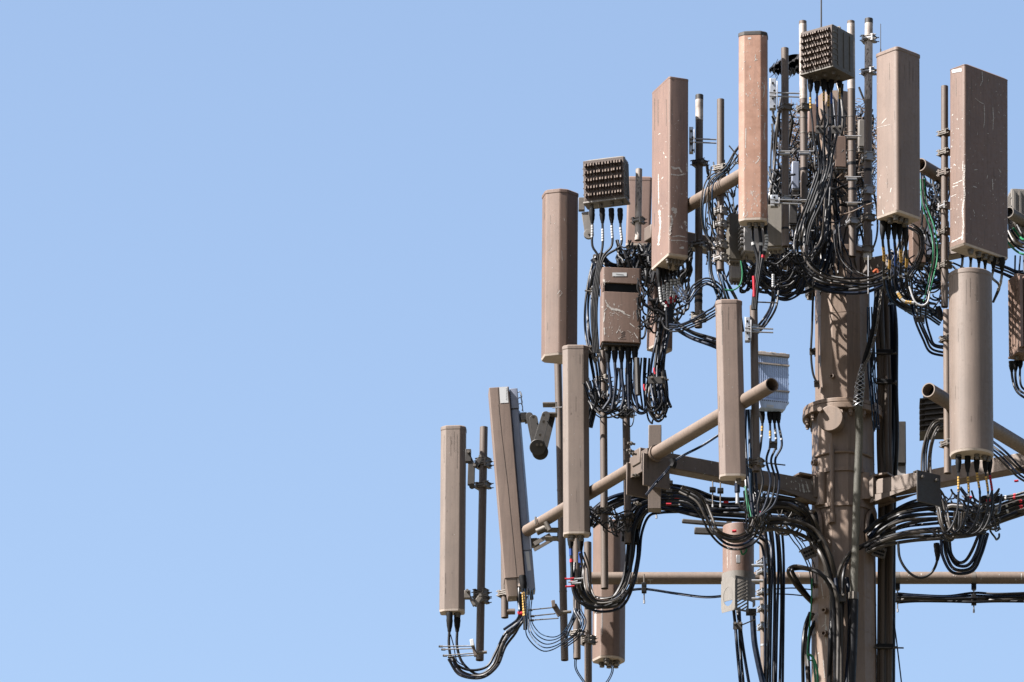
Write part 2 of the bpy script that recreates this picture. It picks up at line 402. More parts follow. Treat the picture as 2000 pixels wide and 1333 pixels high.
def radio(name, label, cat, cx, cy, Y, w, h, d, yaw, rows, n, fd, m='grey', fm='fin', roll=0, pit=0, group=None, gap=.22, vertical=False, conn=(), handle=True, fw=.35, margin=.04):
    u = U(Y); T = Matrix.Translation(P(cx, cy, Y)) @ Matrix.Rotation(R(yaw), 4, 'Z') @ Matrix.Rotation(R(roll), 4, 'Y') @ Matrix.Rotation(R(pit), 4, 'X')
    th = thing(name, label, cat, T @ Vector((0, 0, 0)), group); W, H, D = w * u, h * u, d * u
    b = MB(T); b.prism(rnd([(-W / 2, -D / 2), (W / 2, -D / 2), (W / 2, D / 2), (-W / 2, D / 2)], 3 * u), -H / 2, H / 2); bo = b.build('casing', m, th, bevel=.006)
    b = MB(T)                                         # raised ribs on the sides
    for sx in (-1, 1):
        for k in range(3): b.box((sx * (W / 2 + .8 * u), -D * .25 + D * .28 * k, 0), (1.6 * u, D * .06, H * .86))
        for k in range(rows or 4): b.box((sx * (W / 2 + .6 * u), -D * .36, -H * .4 + H * .8 * (k + .5) / (rows or 4)), (1.2 * u, D * .22, 2.2 * u))
    b.box((0, D / 2 + .5 * u, 0), (W * .8, 1 * u, H * .8)); b.build('side_rib', m, th, bevel=.001)
    b = MB(T)
    if vertical:
        for i in range(n):
            x = -W / 2 + W * (i + .5) / n; b.box((x, -D / 2 - fd * u / 2, 0), (W / n * fw, fd * u, H * .92))
    else:
        fd0 = fd; W2 = W * (1 - 2 * margin)
        for r_ in range(rows):
            z = H * .46 - H * .92 * (r_ + .5) / rows; fh = H * .92 / rows * (1 - gap)
            for i in range(n):
                x = -W2 / 2 + W2 * (i + .5 + random.uniform(-.14, .14)) / n; fw2 = W2 / n * fw * random.uniform(.7, 1.25); fd = fd0 * random.uniform(.8, 1.08)
                vs = [(x - fw2 / 2, -D / 2, z - fh / 2), (x + fw2 / 2, -D / 2, z - fh / 2), (x + fw2 / 2, -D / 2, z + fh / 2), (x - fw2 / 2, -D / 2, z + fh / 2),
                      (x - fw2 / 2, -D / 2 - fd * u, z - fh * .32), (x + fw2 / 2, -D / 2 - fd * u, z - fh * .32), (x + fw2 / 2, -D / 2 - fd * u * .96, z + fh * .02), (x - fw2 / 2, -D / 2 - fd * u * .96, z + fh * .02)]
                b.m = 0; b.add(vs, [(0, 3, 2, 1), (0, 1, 5, 4), (1, 2, 6, 5), (2, 3, 7, 6), (3, 0, 4, 7)]); b.m = 1; b.add(vs[4:], [(0, 1, 2, 3)]); b.m = 0
            b.box((0, -D / 2 - .5 * u, z - fh * .62), (W2, 1.0 * u, fh * .12))
    if not vertical: b.box((0, -D / 2 - .5 * u, 0), (W * .97, 1.0 * u, H * .97))  # dark backing plate stands in for the shade between the fins
    b.build('heat_sink', [fm, 'finedge'] if not vertical else fm, th, smooth=20)
    b = MB(T); b.prism(rnd([(-W * .52, -D * .52), (W * .52, -D * .52), (W * .52, D * .5), (-W * .52, D * .5)], 3 * u), -H / 2 - 4 * u, -H / 2 - .3 * u); b.build('base_plate', m, th, bevel=.003)
    if handle:
        b = MB(T); z = H / 2 + 4 * u; C = spline([Vector((-W * .46, -D * .1, H / 2 - 2 * u)), Vector((-W * .45, -D * .1, z)), Vector((-W * .2, -D * .1, z + u)), Vector((W * .2, -D * .1, z + u)), Vector((W * .45, -D * .1, z)), Vector((W * .46, -D * .1, H / 2 - 2 * u))], 4); b.tube(C, 1.6 * u, 8); b.build('handle', m, th)
    for cxx, cyy in conn:
        b = MB(T); p = Vector((cxx * W / 2, cyy * D / 2, -H / 2 - 4 * u)); b.cyl(p, p - Vector((0, 0, 7 * u)), 3.4 * u, n=12); b.cyl(p - Vector((0, 0, u)), p - Vector((0, 0, 3 * u)), 4.6 * u, n=6); b.build('connector', 'galvd', th)
    return th, bo, T, u
# ---------------------------------------------------------------- the setting: ground
def ground():
    m, n, b = mat('dry grass and earth'); co = n.nodes.new('ShaderNodeTexCoord').outputs['Object']
    a = noise(n, co, .04, 8, .6); c = noise(n, co, 1.5, 6, .7)
    base = mix(n, ramp(n, a, [(.4, g(0)), (.62, g(1))]), (.085, .065, .045), (.045, .05, .022))
    base = mix(n, ramp(n, c, [(.4, g(0)), (.7, g(.5))]), base, (.10, .08, .055)); n.links.new(base, b.inputs['Base Color']); b.inputs['Roughness'].default_value = .95
    q = MB(); N = 48; vs = [(0, 0, 0)]; rad = [30, 120, 500, 2000, 9000]
    for rr in rad: vs += [(rr * math.cos(2 * math.pi * i / N), rr * math.sin(2 * math.pi * i / N), 0) for i in range(N)]
    fs = [(0, 1 + i, 1 + (i + 1) % N) for i in range(N)]
    for k in range(len(rad) - 1):
        for i in range(N): a0 = 1 + k * N; fs.append((a0 + i, a0 + N + i, a0 + N + (i + 1) % N, a0 + (i + 1) % N))
    q.add(vs, fs); o = q.build('ground', m); o['kind'] = 'structure'
ground()
# ---------------------------------------------------------------- the tower pole
u0 = U(0)
def axis(y, x=None): return P(x if x is not None else 1645 + (y - 560) * .0052, y, 0)
def tower_pole():
    base = axis(1333); foot = Vector((base.x, 0, 0)); th = thing('tower_pole', 'thick brown many sided steel tower pole with a bolted round flange', 'tower', foot)
    b = MB(); n = 12; off = R(8)
    def ring(b, p0, p1, r0, r1):
        vs = []
        for p, r in ((p0, r0), (p1, r1)):
            for i in range(n): t = 2 * math.pi * i / n + off; vs.append(p + Vector((math.cos(t) * r, math.sin(t) * r, 0)))
        b.add(vs, [(i, (i + 1) % n, n + (i + 1) % n, n + i) for i in range(n)] + [tuple(range(n))[::-1], tuple(range(n, 2 * n))])
    ring(b, foot, axis(1333), .55, 64 * u0); ring(b, axis(1333), axis(818), 64 * u0, 61 * u0)
    low = b.build('lower_shaft', 'pole', th, smooth=15)
    b = MB(); ring(b, axis(802), axis(505), 54.5 * u0, 54 * u0); up = b.build('upper_shaft', 'pole', th, smooth=15)
    b = MB(); ring(b, axis(505, 1638), axis(190, 1634), 40 * u0, 37 * u0); b.build('top_shaft', 'pole', th, smooth=15)
    b = MB(); b.cyl(axis(508), axis(498), 60 * u0, n=32); b.build('top_plate', 'pole', th, bevel=.004)
    f = MB(); f.cyl(axis(822), axis(811), 79 * u0, n=64); f.cyl(axis(811) + Vector((0, 0, .004)), axis(802), 78 * u0, n=64); fl = f.build('flange', 'pole', th, bevel=.006, smooth=35)
    for i in range(16):
        t = 2 * math.pi * (i + .5) / 16; c = axis(822) + Vector((math.cos(t), math.sin(t), 0)) * 70 * u0; q = MB()
        q.cyl(c - Vector((0, 0, .045)), c - Vector((0, 0, .001)), 5 * u0, n=6); q.cyl(c - Vector((0, 0, .07)), c - Vector((0, 0, .04)), 3 * u0, n=8); q.build('flange_bolt', 'pole', fl)
    # weld seams
    for y, r in ((627, 54.6), (905, 61.9), (1180, 63.6), (1248, 63.9), (1000, 62.4)):
        b = MB(); a = axis(y); ring(b, a - Vector((0, 0, .004)), a + Vector((0, 0, .004)), r * u0, r * u0); b.build('weld_seam', 'pole', th)
    # round port with a blank cap below the flange
    d = Vector((-.30, -.95, 0)).normalized(); c = axis(845) + d * 57 * u0
    b = MB(); b.cyl(c, c + d * .13, 22 * u0, n=32); b.cyl(c + d * .131, c + d * .165, 26 * u0, n=32); pc = b.build('port_cap', 'pole', th, bevel=.006)
    for q in (.5, 2.4):
        b = MB(); e = c + d * .14 + Vector((math.cos(q) * 25 * u0, 0, math.sin(q) * 25 * u0)); b.cyl(e, e + d * .05, 5 * u0, n=6); b.build('bolt', 'pole', pc)
    # small threaded sockets
    for (x, y, rr) in ((1627, 737, 4), (1613, 1194, 5), (1613, 1239, 5), (1594, 905, 5), (1595, 1145, 4)):
        X = (x - axis(y).x) ; k = (x - 1648) * u0; rad_ = 62 * u0 if y > 820 else 54 * u0; yy = -math.sqrt(max(0, rad_ ** 2 - k ** 2)) * .985
        p = P(x, y, yy); dd = Vector((k, yy, 0)).normalized(); b = MB(); b.pipe(p, p + dd * .045, rr * u0 * 1.2, rr * u0 * .5, 12); b.build('threaded_socket', 'pole', th)
    # conduit rising on the pole face and the ring it meets
    b = MB(); C = spline([P(1625, 1015, -.31), P(1625, 960, -.325), P(1625, 905, -.33), P(1624, 868, -.34)], 5); b.tube(C, 4.5 * u0, 10)
    b.cyl(P(1625, 1022, -.31), P(1625, 1004, -.31), 7 * u0); b.build('conduit', 'pole', th)
    b = MB(); C = [axis(903) + Vector((math.sin(t), -math.cos(t), 0)) * 62.5 * u0 for t in [R(-62) + R(124) * i / 20 for i in range(21)]]; b.tube(C, 2.6 * u0, 8); b.build('ring_conduit', 'pole', th)
    # cable ports in the shaft sides
    for sx, (x, y) in ((-1, (1598, 1046)), (1, (1703, 1050))):
        dd = Vector((sx * .86, -.5, 0)).normalized(); c = axis(y) + dd * 59 * u0; z = Vector((0, 0, 1)); s = z.cross(dd)
        b = MB(); C = [c + dd * .02 + s * math.cos(t) * 20 * u0 + z * math.sin(t) * 42 * u0 for t in [2 * math.pi * i / 28 for i in range(29)]]; b.tube(C, 4 * u0, 8); b.build('port_rim', 'pole', th)
        b = MB(); vs = [c + dd * .022 + s * math.cos(2 * math.pi * i / 28) * 19 * u0 + z * math.sin(2 * math.pi * i / 28) * 41 * u0 for i in range(28)]; b.add(vs, [tuple(range(28))]); b.build('port_opening', 'boot', th)
    # collar sleeves that carry the support arms
    for sx in (-1, 1):
        dd = Vector((sx * .72, -.69, 0)).normalized(); c0 = axis(1003 if sx < 0 else 992) + dd * 60 * u0; c1 = axis(940) + dd * 60 * u0
        b = MB(); b.cyl(c0, c1, 13 * u0, n=24); b.build('arm_sleeve', 'pole', th, bevel=.004)
        for yy in (946, 990):
            dg = Vector((sx * .866, -.5, 0)); q0 = axis(yy) + dg * 55 * u0; b = MB(); b.bar(q0, q0 + dg * 52 * u0, 34 * u0, 4 * u0, 0); b.build('gusset_plate', 'pole', th, bevel=.003)
    for i in range(3):
        t = R(60 + 120 * i); c = axis(969) + Vector((math.cos(t), math.sin(t), 0)) * 60 * u0
    b = MB()
    for yy in (936, 1004): ring(b, axis(yy) - Vector((0, 0, .02)), axis(yy) + Vector((0, 0, .02)), 66 * u0, 66 * u0)
    b.build('collar_band', 'pole', th, smooth=15)
    marks(low, [(2.2, (1609, 1085), (1611, 1120), (1610, 1140)), (1.6, (1613, 1200), (1612, 1235), (1614, 1262)), (2.6, (1611, 1215), (1615, 1232)), (1.5, (1604, 1140), (1608, 1170)), (1.3, (1608, 1290), (1611, 1325)), (1.2, (1600, 1020), (1601, 1050))] + speckle(1592, 1040, 1630, 1330, 26), 'drop', parent=th)
    return th
tower_pole()

# ---------------------------------------------------------------- lower platform
GR_ARM = 'square steel arms holding the platforms'
def arm(label, pts, wz, m='pipe', end=True):
    th = thing('support_arm', label, 'beam', P(*pts[0]), GR_ARM); b = MB(); A, B = P(*pts[0]), P(*pts[1]); b.bar(A, B, wz, wz * .86); o = b.build('beam', m, th, bevel=.008)
    d = (B - A).normalized(); b = MB(); b.bar(A - d * .01, A + d * .03, wz * 1.5, wz * 1.5); b.build('end_flange', m, th, bevel=.003); return th, o, A, B
hz = lambda y, Y: None
def Zpt(px, Y, zref):            # the point over pixel column px at depth Y and height zref
    p = P(px, 900, Y); return Vector((p.x, Y, zref))
ZL = axis(969).z; ZU = axis(533).z
def arm3(label, a, side, z, L, wz, m='pipe', r0=.36):
    d = Vector((side * math.cos(R(30)), -.5, 0)); A = Vector((axis(900).x, 0, z)) + d * r0; B = Vector((axis(900).x, 0, z)) + d * L
    th = thing('support_arm', label, 'beam', A, GR_ARM); b = MB(); b.bar(A, B, wz, wz); o = b.build('beam', m, th, bevel=.01)
    b = MB(); b.bar(A - d * .02, A + d * .05, wz * 1.35, wz * 1.35); b.build('end_flange', m, th, bevel=.004)
    for k in (-1, 1):                                      # long gussets beside the pole
        b = MB(); s = d.cross(Vector((0, 0, 1))) * (wz * .52 * k); q = [A + s + Vector((0, 0, -wz * .5)), A + s + Vector((0, 0, -wz * 1.0)), A + d * .5 + s + Vector((0, 0, -wz * .5))]; t = s.normalized() * .008
        b.add([p for p in q] + [p + t for p in q], [(0, 1, 2), (5, 4, 3), (0, 3, 4, 1), (1, 4, 5, 2), (2, 5, 3, 0)]); b.build('gusset_plate', m, th)
    return th, o, A, B
ta, ao, A_, B_ = arm3('brown square arm running left from the pole to the lower platform', 0, -1, ZL, 2.42, .165)
marks(ao, [(3, (1567, 945), (1571, 965), (1569, 975)), (2, (1574, 940), (1580, 962)), (1.6, (1561, 945), (1563, 962)), (1.5, (1585, 940), (1590, 955))] + speckle(1535, 930, 1600, 975, 30) + speckle(1300, 900, 1450, 940, 12), 'drop', parent=ta)
arm3('brown square arm running right from the pole to the lower platform', 0, 1, ZL, 2.42, .165, 'pipe2')
arm3('dark square arm running left under the upper antennas', 0, -1, ZU, 2.3, .15, r0=.3)
arm3('dark square arm running right under the upper antennas', 0, 1, ZU, 2.3, .15, r0=.3)
def rail(label, a, b_, Ya, Yb, r, m='pipe2', ext=None):
    A, B = P(*a, Ya), P(*b_, Yb); th = thing('platform_rail', label, 'pipe', A, 'round rails of the tower platforms'); b = MB(); b.pipe(A, B, r, r * .14, 32); o = b.build('tube', m, th)
    c = A.lerp(B, .04); d = (B - A).normalized(); b = MB(); b.cyl(c, c + d * .01, r * .84); b.build('inner_plug', 'boot', th)
    c = A.lerp(B, .93); b = MB(); b.cyl(c, c + d * .01, r * .84); b.build('inner_plug', 'boot', th)
    return th, o, A, B
# left side rail, in two lengths that meet in the clamp near (1265, 895)
r1 = rail('brown round rail rising right to an open end by the finned grey radio', (1240, 911), (1508, 752), YL(1240), YL(1508), 13.5 * u0)
r2 = rail('brown round rail low on the left, behind the tilted antenna pipes', (1030, 1037), (1262, 898), YL(1030), YL(1262), 12 * u0)
r3 = rail('brown round rail falling right from an open end beside the round antenna', (1813, 762), (2100, 935), YR(1813), YR(2100), 14 * u0)
b = MB()
for f in (.10, .13, .16):
    c = r1[2].lerp(r1[3], f); d = (r1[3] - r1[2]).normalized(); b.cyl(c, c + d * .025, 16.5 * u0, n=28)
b.build('sleeve_ring', 'pipe2', r1[0])
def hbar():
    Y = 2.4; A, B = P(1128, 1130, Y), P(2080, 1129, Y); th = thing('platform_rail', 'long level rail crossing behind the pole low in the picture', 'pipe', A, 'round rails of the tower platforms')
    b = MB(); b.pipe(A, B, 12 * U(Y), .01, 32); o = b.build('tube', 'pipe2', th)
    marks(o, [(1.4, (1264, 1133), (1276, 1133)), (1.4, (1270, 1133), (1270, 1141)), (1.4, (1245, 1128), (1245, 1140)), (1, (1560, 1120), (1562, 1128)), (1.5, (1995, 1120), (1995, 1133))] + speckle(1750, 1120, 1990, 1140, 14), 'chip', parent=th, jit=.2)
    for x in (1753, 1902): 
        b = MB(); c = P(x, 1130, Y); b.cyl(c - Vector((.02, 0, 0)), c + Vector((.02, 0, 0)), 12.8 * U(Y), n=28); b.box(c - Vector((0, 0, 18 * u0)), (7 * u0, 7 * u0, 14 * u0)); b.build('rail_clamp', 'galvd', th)
    return th
hbar()
# the clamp box where rails and arm meet
def corner():
    x, Y = 1262, YL(1262); th = thing('platform_bracket', 'brown plate bracket clamping the left rail to its square arm', 'bracket', P(x, 985, Y))
    d = Vector((-.866, -.5, 0)); s = Vector((-.5, .866, 0)); c = P(x, 908, Y)
    b = MB(); b.bar(c + Vector((0, 0, .42)) - d * .10, c - Vector((0, 0, .47)) - d * .10, .13, .13); b.build('upright_tube', 'pipe', th, bevel=.006)
    for k in (-1, 1):
        b = MB(); e = c - d * .02 + s * k * .17 + Vector((0, 0, -.12)); b.box(e, (.02, .30, .34), Matrix.Rotation(math.atan2(s.y, s.x), 3, 'Z')); b.build('side_plate', 'pipe', th, bevel=.003)
    b = MB(); b.box(c + d * .08 + Vector((0, 0, .0)), (.36, .02, .22), Matrix.Rotation(math.atan2(s.y, s.x), 3, 'Z')); b.build('face_plate', 'pipe', th, bevel=.003)
    for i, (x, y) in enumerate(((1238, 882), (1243, 888), (1240, 868), (1252, 985), (1290, 875), (1248, 930))):
        b = MB(); p = P(x, y, Y - .15); b.cyl(p, p + Vector((-.07, -.04, 0)), .012, n=8); b.cyl(p + Vector((-.03, -.017, 0)), p + Vector((-.045, -.026, 0)), .022, n=6); b.build('bolt', 'galvd', th)
corner()
# upper rails
rail('dark round rail showing behind the thin upper pipes on the left', (1292, 433), (1455, 338), YU(1292), YU(1455), 12.5 * u0, 'pipe2')
rail('round rail stub showing behind the wide upper right antenna', (1797, 322), (2090, 495), YV(1797) + .8, YV(2090) + .8, 13 * u0, 'pipe2')
rail('galvanised round rail stub at the right edge of the picture', (1970, 415), (2060, 468), YV(1970) + .3, YV(2060) + .3, 11 * u0, 'galvd')

# ---------------------------------------------------------------- upright pipes
GP = None
mp = mount_pipe
P1 = mp((945, 835), (937, 1290), YL(886) + .12, 15.5, 'slim dark pipe right of the leftmost antenna', clamps=[(906, 60, 'galvd', 1.5), (950, 60, 'galvd', .9), (1163, 60, 'galvd', 1.6), (1174, 60, 'galvd', 1)])
P2 = mp((1089, 680), (1103, 1290), 1.35, 14.5, 'tall pipe behind the antenna with two black connectors, ending low', bands=[(960, 'galvd', 2), (993, 'galvd', 2), (1157, 'galvd', 2)])
P3 = mp((1178, 683), (1181, 1150), -.02, 14.5, 'pipe hanging under the scratched brown radio box', clamps=[(742, 60, 'galvd', 1), (800, 60, 'galvd', 1.2), (1000, 60, 'galvd', 1.2)])
P4 = mp((1222, 754), (1227, 1062), .05, 15, 'short pipe with open lower end in front of the left rail', clamps=[(808, 60, 'galvd', 1.3), (1012, 60, 'galvd', 1)])
P5 = mp((1472, 598), (1477, 921), -2.86, 15.5, 'pipe beside the tan antenna in front of the finned grey radio', m='pipe', clamps=[(645, 20, 'steelb', .9), (905, 60, 'galvd', 1.2)], bands=[(815, 'galvd', 2)])
P6 = mp((1849, 606), (1851, 925), YR(1849) + .12, 14.5, 'pipe along the left side of the half round antenna', m='pipe2', clamps=[(663, 40, 'galvd', 1), (868, 40, 'galvd', 1)])
P7 = mp((1366, 187), (1364, 640), -1.78, 15, 'dark pipe with black tape rings, left of two thin upper pipes', cap='dark', clamps=[(320, 60, 'galvd', .8), (480, 60, 'galv', 1), (620, 60, 'galvd', 1.6)], bands=[(563, 'black', 9), (578, 'black', 5), (590, 'black', 6), (216, 'pale', 44)])
P8 = mp((1407.5, 195), (1407, 528), YU(1407) + .1, 14.5, 'lighter pipe with pale clamps between the dark pipe and the rusty antenna', m='pipe', clamps=[(330, 60, 'galvd', .8), (414, 50, 'lightgrey', 1.2), (440, 50, 'lightgrey', 1.2), (480, 50, 'lightgrey', 1.2), (505, 50, 'lightgrey', 1.2)])
P9 = mp((1533, 95), (1534, 482), -3.12, 15, 'brown pipe just right of the rusty antenna', clamps=[(213, 30, 'galvd', .8), (392, 20, 'galv', .8)], bands=[(448, 'black', 4)])
P10 = mp((1568, 42), (1572, 500), -1.2, 15, 'pipe with bleached top left of the topmost radio', clamps=[(213, 30, 'galvd', 1)], bands=[(122, 'pale', 160), (262, 'galvd', 3), (333, 'black', 5), (232, 'galvd', 2)])
P11 = mp((1662, 42), (1665, 502), -1.1, 15, 'pipe with bleached top hidden behind the topmost radio', bands=[(112, 'pale', 140), (230, 'galvd', 2), (260, 'galvd', 2), (297, 'galvd', 2), (322, 'black', 6), (372, 'black', 4)], clamps=[(435, 20, 'galv', .9)])
P12 = mp((1697, 38), (1694, 500), -1.0, 15.5, 'pipe with black capped bleached top right of the topmost radio', cap='dark', clamps=[(77, 70, 'galv', 1.0), (142, 60, 'galv', .8), (310, 20, 'galv', 1.3), (375, 20, 'galv', 1.3), (428, 30, 'galvd', 1), (490, 0, 'galvd', 1)], bands=[(122, 'pale', 164), (335, 'black', 6), (398, 'black', 5), (500, 'label', 12)])
P13 = mp((1845, 169), (1845, 600), YV(1845) + .3, 14, 'pipe left of the wide scratched antenna', clamps=[(262, 50, 'galvd', .8), (300, 50, 'galvd', 1), (340, 50, 'pipe', 1.2), (405, 40, 'galv', 1.2), (455, 40, 'galvd', 1.2), (520, 40, 'galvd', 1.2)])
P14 = mp((1248, 331), (1246, 470), YU(1248) + .7, 13, 'short bleached pipe beside the brown finned radio', m='pale', clamps=[(432, 60, 'lightgrey', 1.2)])
P15 = mp((1148, 1060), (1149, 1345), 2.1, 14.5, 'pipe at the bottom beside the antenna with bare underside', clamps=[(1252, 50, 'galvd', 1.4)])
P16 = mp((1126, 1042), (1127, 1287), 1.0, 14.5, 'short pipe under the antenna with two black connectors', clamps=[(1238, 60, 'galvd', .8)])
P17 = mp((985, 1020), (986, 1207), YL(985) + .3, 14, 'pipe stub behind the foot of the tilted antenna', clamps=[(1160, 60, 'galvd', 1)])
P18 = mp((1490, 1030), (1493, 1345), 2.1, 14.5, 'pipe carrying the grey vented hood at the bottom', m='pipe2', clamps=[(1100, 30, 'steelb', .8), (1118, 30, 'steelb', .7), (1158, 30, 'steelb', .8), (1190, 20, 'steelb', .8), (1225, 20, 'steelb', .9)], bands=[(1262, 'steelb', 4)])
b = MB(); C = px3([(986, 1196), (998, 1195), (1006, 1195)], YL(985) + .3); b.tube(C, 6 * u0, 12); b.build('elbow_stub', 'pipe', P17[0])
# grey corrugation of chips on the bleached pipes below the tops
for pp, x in ((P10, 1568), (P12, 1697), (P14, 1248)):
    t = [c for c in pp[0].children if c.name.startswith('bleached' if x > 1300 else 'tube')][0]; y0 = pp_top = 60
    marks(t, speckle(x - 6, 60 if x > 1300 else 340, x + 6, 200 if x > 1300 else 400, 22, (1, 2.6), (2, 8)), 'pipe', name='stain')
def whip(x, y0, y1, Y, r, label):
    th = thing('whip_antenna', label, 'antenna', P(x, y1, Y)); b = MB(); b.cyl(P(x, y1, Y), P(x, y0, Y), r * u0, r * u0 * .8, n=10); b.build('rod', 'dark', th)
    b = MB(); b.cyl(P(x, y1 + 8, Y), P(x, y1 - 4, Y), r * u0 * 1.8, n=12); b.build('base', 'dark', th)
whip(1604, -40, 58, -.6, 1.7, 'thick black whip rod rising from the topmost radio out of the picture'); whip(1720, 47, 100, -.8, .8, 'short hair thin rod above the upper right antenna')

# ---------------------------------------------------------------- panel antennas
L1 = panel((886, 830), (883, 1201), YL(886) - .05, 48, 30, -3, 'oct', 'tan2', 'leftmost slim tan antenna with two cables below', c=.17, conn=((-.25, 0), (.45, .1)), connr=6)
L3 = panel((1124, 673), (1126, 1050), YL(1124) - .4, 51, 30, 2, 'oct', 'tan2', 'slim greyish tan antenna right of the hinged arm, two black connectors under it', c=.17, conn=((-.35, 0), (.3, 0)), connr=7)
L4 = panel((1423, 584), (1431, 938), YL(1423) - .3, 51, 32, 3, 'oct', 'tan', 'slim tan antenna standing alone in front of the left rail, single cable below', c=.17, conn=((.45, .3),), connr=5)
L5 = panel((1896, 521), (1899, 898), YR(1896) - .95, 85, 60, 3, 'round', 'tan2', 'half round tan antenna below the wide scratched one', conn=((-.62, 0), (-.2, .3), (.2, -.2), (.55, 0), (.75, .2)), connr=5, cap=.05, lip=1.02)
U1 = panel((1095, 366), (1093, 712), YU(1095) - .1, 66, 54, 15, 'oct', 'brown', 'wide faceted brown antenna at the far left of the upper tier', c=.23, conn=())
U3 = panel((1309, 149), (1308, 532), YU(1309) - .3, 42, 95, 22, 'rr', 'pink', 'upper antenna with pink lit left side and scratched dark right side', c=.12, conn=((-.7, -.6), (-.35, -.6), (0, -.6), (.35, -.6), (.7, -.6), (0, 0), (.7, 0)), connr=4, cap=.03, lip=1.01)
U4 = panel((1471, 60), (1471, 440), YU(1471) - .1, 56, 34, -5, 'oct', 'redbrown', 'rusty reddish antenna with flaking paint in the middle of the upper tier', c=.17, conn=((-.25, 0), (.2, 0), (.62, 0)), connr=5, capm='dark')
U6 = panel((1754, 90), (1755, 443), -3.6, 68, 62, 44, 'rr', 'tan', 'broad smooth tan antenna right of the top radio', c=.16, conn=((-.6, -.4), (-.2, -.4), (.2, -.4), (.5, 0), (-.5, .2)), connr=6)
U7 = panel((1912, 125), (1912, 516), YV(1912) - .4, 122, 44, 43, 'rr', 'worn', 'widest upper antenna with white scratches along its edge at right', c=.14, conn=((-.55, -.5), (-.2, -.5), (.1, -.5), (.35, -.5), (.62, -.5), (.88, -.5)), connr=6, cap=.02, lip=1.008)
LB = panel((1192, 1010), (1190, 1303), 2.75, 56, 52, 32, 'oct', 'brown', 'brown antenna at the bottom with a bare connector plate underneath', c=.2, conn=((-.5, -.5), (-.1, -.2), (.3, -.5), (-.3, .5), (.2, .4), (.6, .1)), connr=6)
UB = panel((1290, 536), (1288, 692), YU(1290) + 1.3, 44, 30, 35, 'rr', 'pink', 'short antenna end showing between hanging cables under the upper tier', c=.15)
UC = panel((1250, 345), (1246, 486), YU(1250) + 1.5, 48, 26, 0, 'rr', 'pink', 'pink brown antenna half hidden behind the short bleached pipe', c=.2)
for pn, ln in ((U3, [(3, (1311, 326), (1318, 330), (1326, 328), (1332, 338)), (2, (1310, 341), (1325, 343), (1340, 340)), (2.2, (1341, 318), (1342, 336)), (6, (1311, 408), (1318, 410), (1319, 418)), (3.5, (1310, 420), (1313, 432), (1309, 445), (1308, 460)), (4, (1337, 432), (1341, 440), (1341, 452)), (1.6, (1312, 463), (1325, 461), (1341, 464)), (1.6, (1310, 470), (1330, 470), (1343, 472)), (3, (1330, 441), (1333, 448)), (4, (1327, 485), (1336, 484)), (3.6, (1288, 410), (1290, 440), (1286, 480)), (1.5, (1286, 340), (1287, 400))] + speckle(1305, 200, 1346, 490, 45, (.5, 1.6), (1, 4)) + speckle(1285, 250, 1306, 500, 16)),
               (U4, [(1.4, (1478, 305), (1484, 308), (1480, 315), (1475, 320)), (1.3, (1492, 165), (1493, 175), (1491, 190)), (1.6, (1494, 240), (1492, 260), (1494, 275)), (1.2, (1474, 118), (1480, 117)), (1.2, (1459, 215), (1463, 219)), (1.4, (1457, 250), (1456, 290)), (1.2, (1457, 300), (1461, 307))] + speckle(1446, 80, 1497, 420, 110, (.5, 1.5), (1, 5)) + speckle(1448, 370, 1496, 425, 50)),
               (U7, [(3, (1884, 322), (1882, 350), (1884, 380), (1880, 410), (1882, 440), (1879, 470)), (2, (1880, 462), (1870, 468), (1858, 474)), (1.6, (1862, 360), (1870, 357), (1880, 352)), (1.4, (1860, 366), (1872, 362)), (1.4, (1857, 385), (1868, 380)), (2.4, (1854, 230), (1855, 252), (1855, 272)), (1.6, (1881, 315), (1880, 335)), (1.2, (1918, 140), (1919, 158), (1914, 168)), (1.3, (1904, 192), (1914, 200), (1922, 204)), (1.2, (1922, 205), (1923, 235), (1921, 250)), (1.2, (1939, 210), (1940, 230), (1939, 255)), (1.6, (1950, 218), (1952, 222)), (1.4, (1950, 330), (1955, 338)), (1.2, (1967, 330), (1968, 345)), (1.2, (1938, 350), (1939, 372)), (1.3, (1900, 364), (1908, 367))] + speckle(1888, 130, 1968, 490, 90, (.5, 1.3), (1, 4)) + speckle(1856, 200, 1884, 480, 40)),
               (U6, [(1.6, (1722, 242), (1727, 236), (1732, 231)), (.7, (1713, 250), (1725, 247), (1740, 243)), (1.5, (1724, 410), (1726, 420)), (.8, (1732, 325), (1733, 330))] + speckle(1712, 340, 1750, 430, 12)),
               (U1, [(.9, (1089, 575), (1094, 567), (1098, 573), (1092, 580)), (.8, (1097, 490), (1098, 510))] + speckle(1063, 400, 1126, 690, 22, (.4, 1.1), (1, 3)))):
    marks(pn[1], ln, 'chip', parent=pn[0])
for pn, x0, x1, y0, y1 in ((L1, 864, 906, 842, 1180), (L3, 1100, 1146, 686, 1030), (L4, 1399, 1443, 598, 915), (L5, 1858, 1930, 536, 880), (U1, 1062, 1125, 380, 690), (U6, 1712, 1796, 115, 420), (U3, 1274, 1344, 190, 500), (U7, 1858, 1966, 150, 490)):
    ln = []
    for _ in range(5):
        x = random.uniform(x0, x1); a = y0 + random.uniform(0, 12); L = random.uniform(12, 70); ln.append((random.uniform(.5, 1.3), (x, a), (x + random.uniform(-.6, .6), a + L * .5), (x, a + L)))
    for _ in range(5):
        x = random.uniform(x0, x1); a = random.uniform(y0, y1 - 30); ln.append((random.uniform(.4, 1), (x, a), (x, a + random.uniform(6, 34))))
    marks(pn[1], ln + speckle(x0, y0, x1, y1, 20, (.5, 1.4), (.6, 2)), 'runoff', name='stain', parent=pn[0])
    marks(pn[1], speckle(x0, y0, x1, y1, 9, (.5, 1.0), (.6, 2.2)), 'drop', name='stain', parent=pn[0])
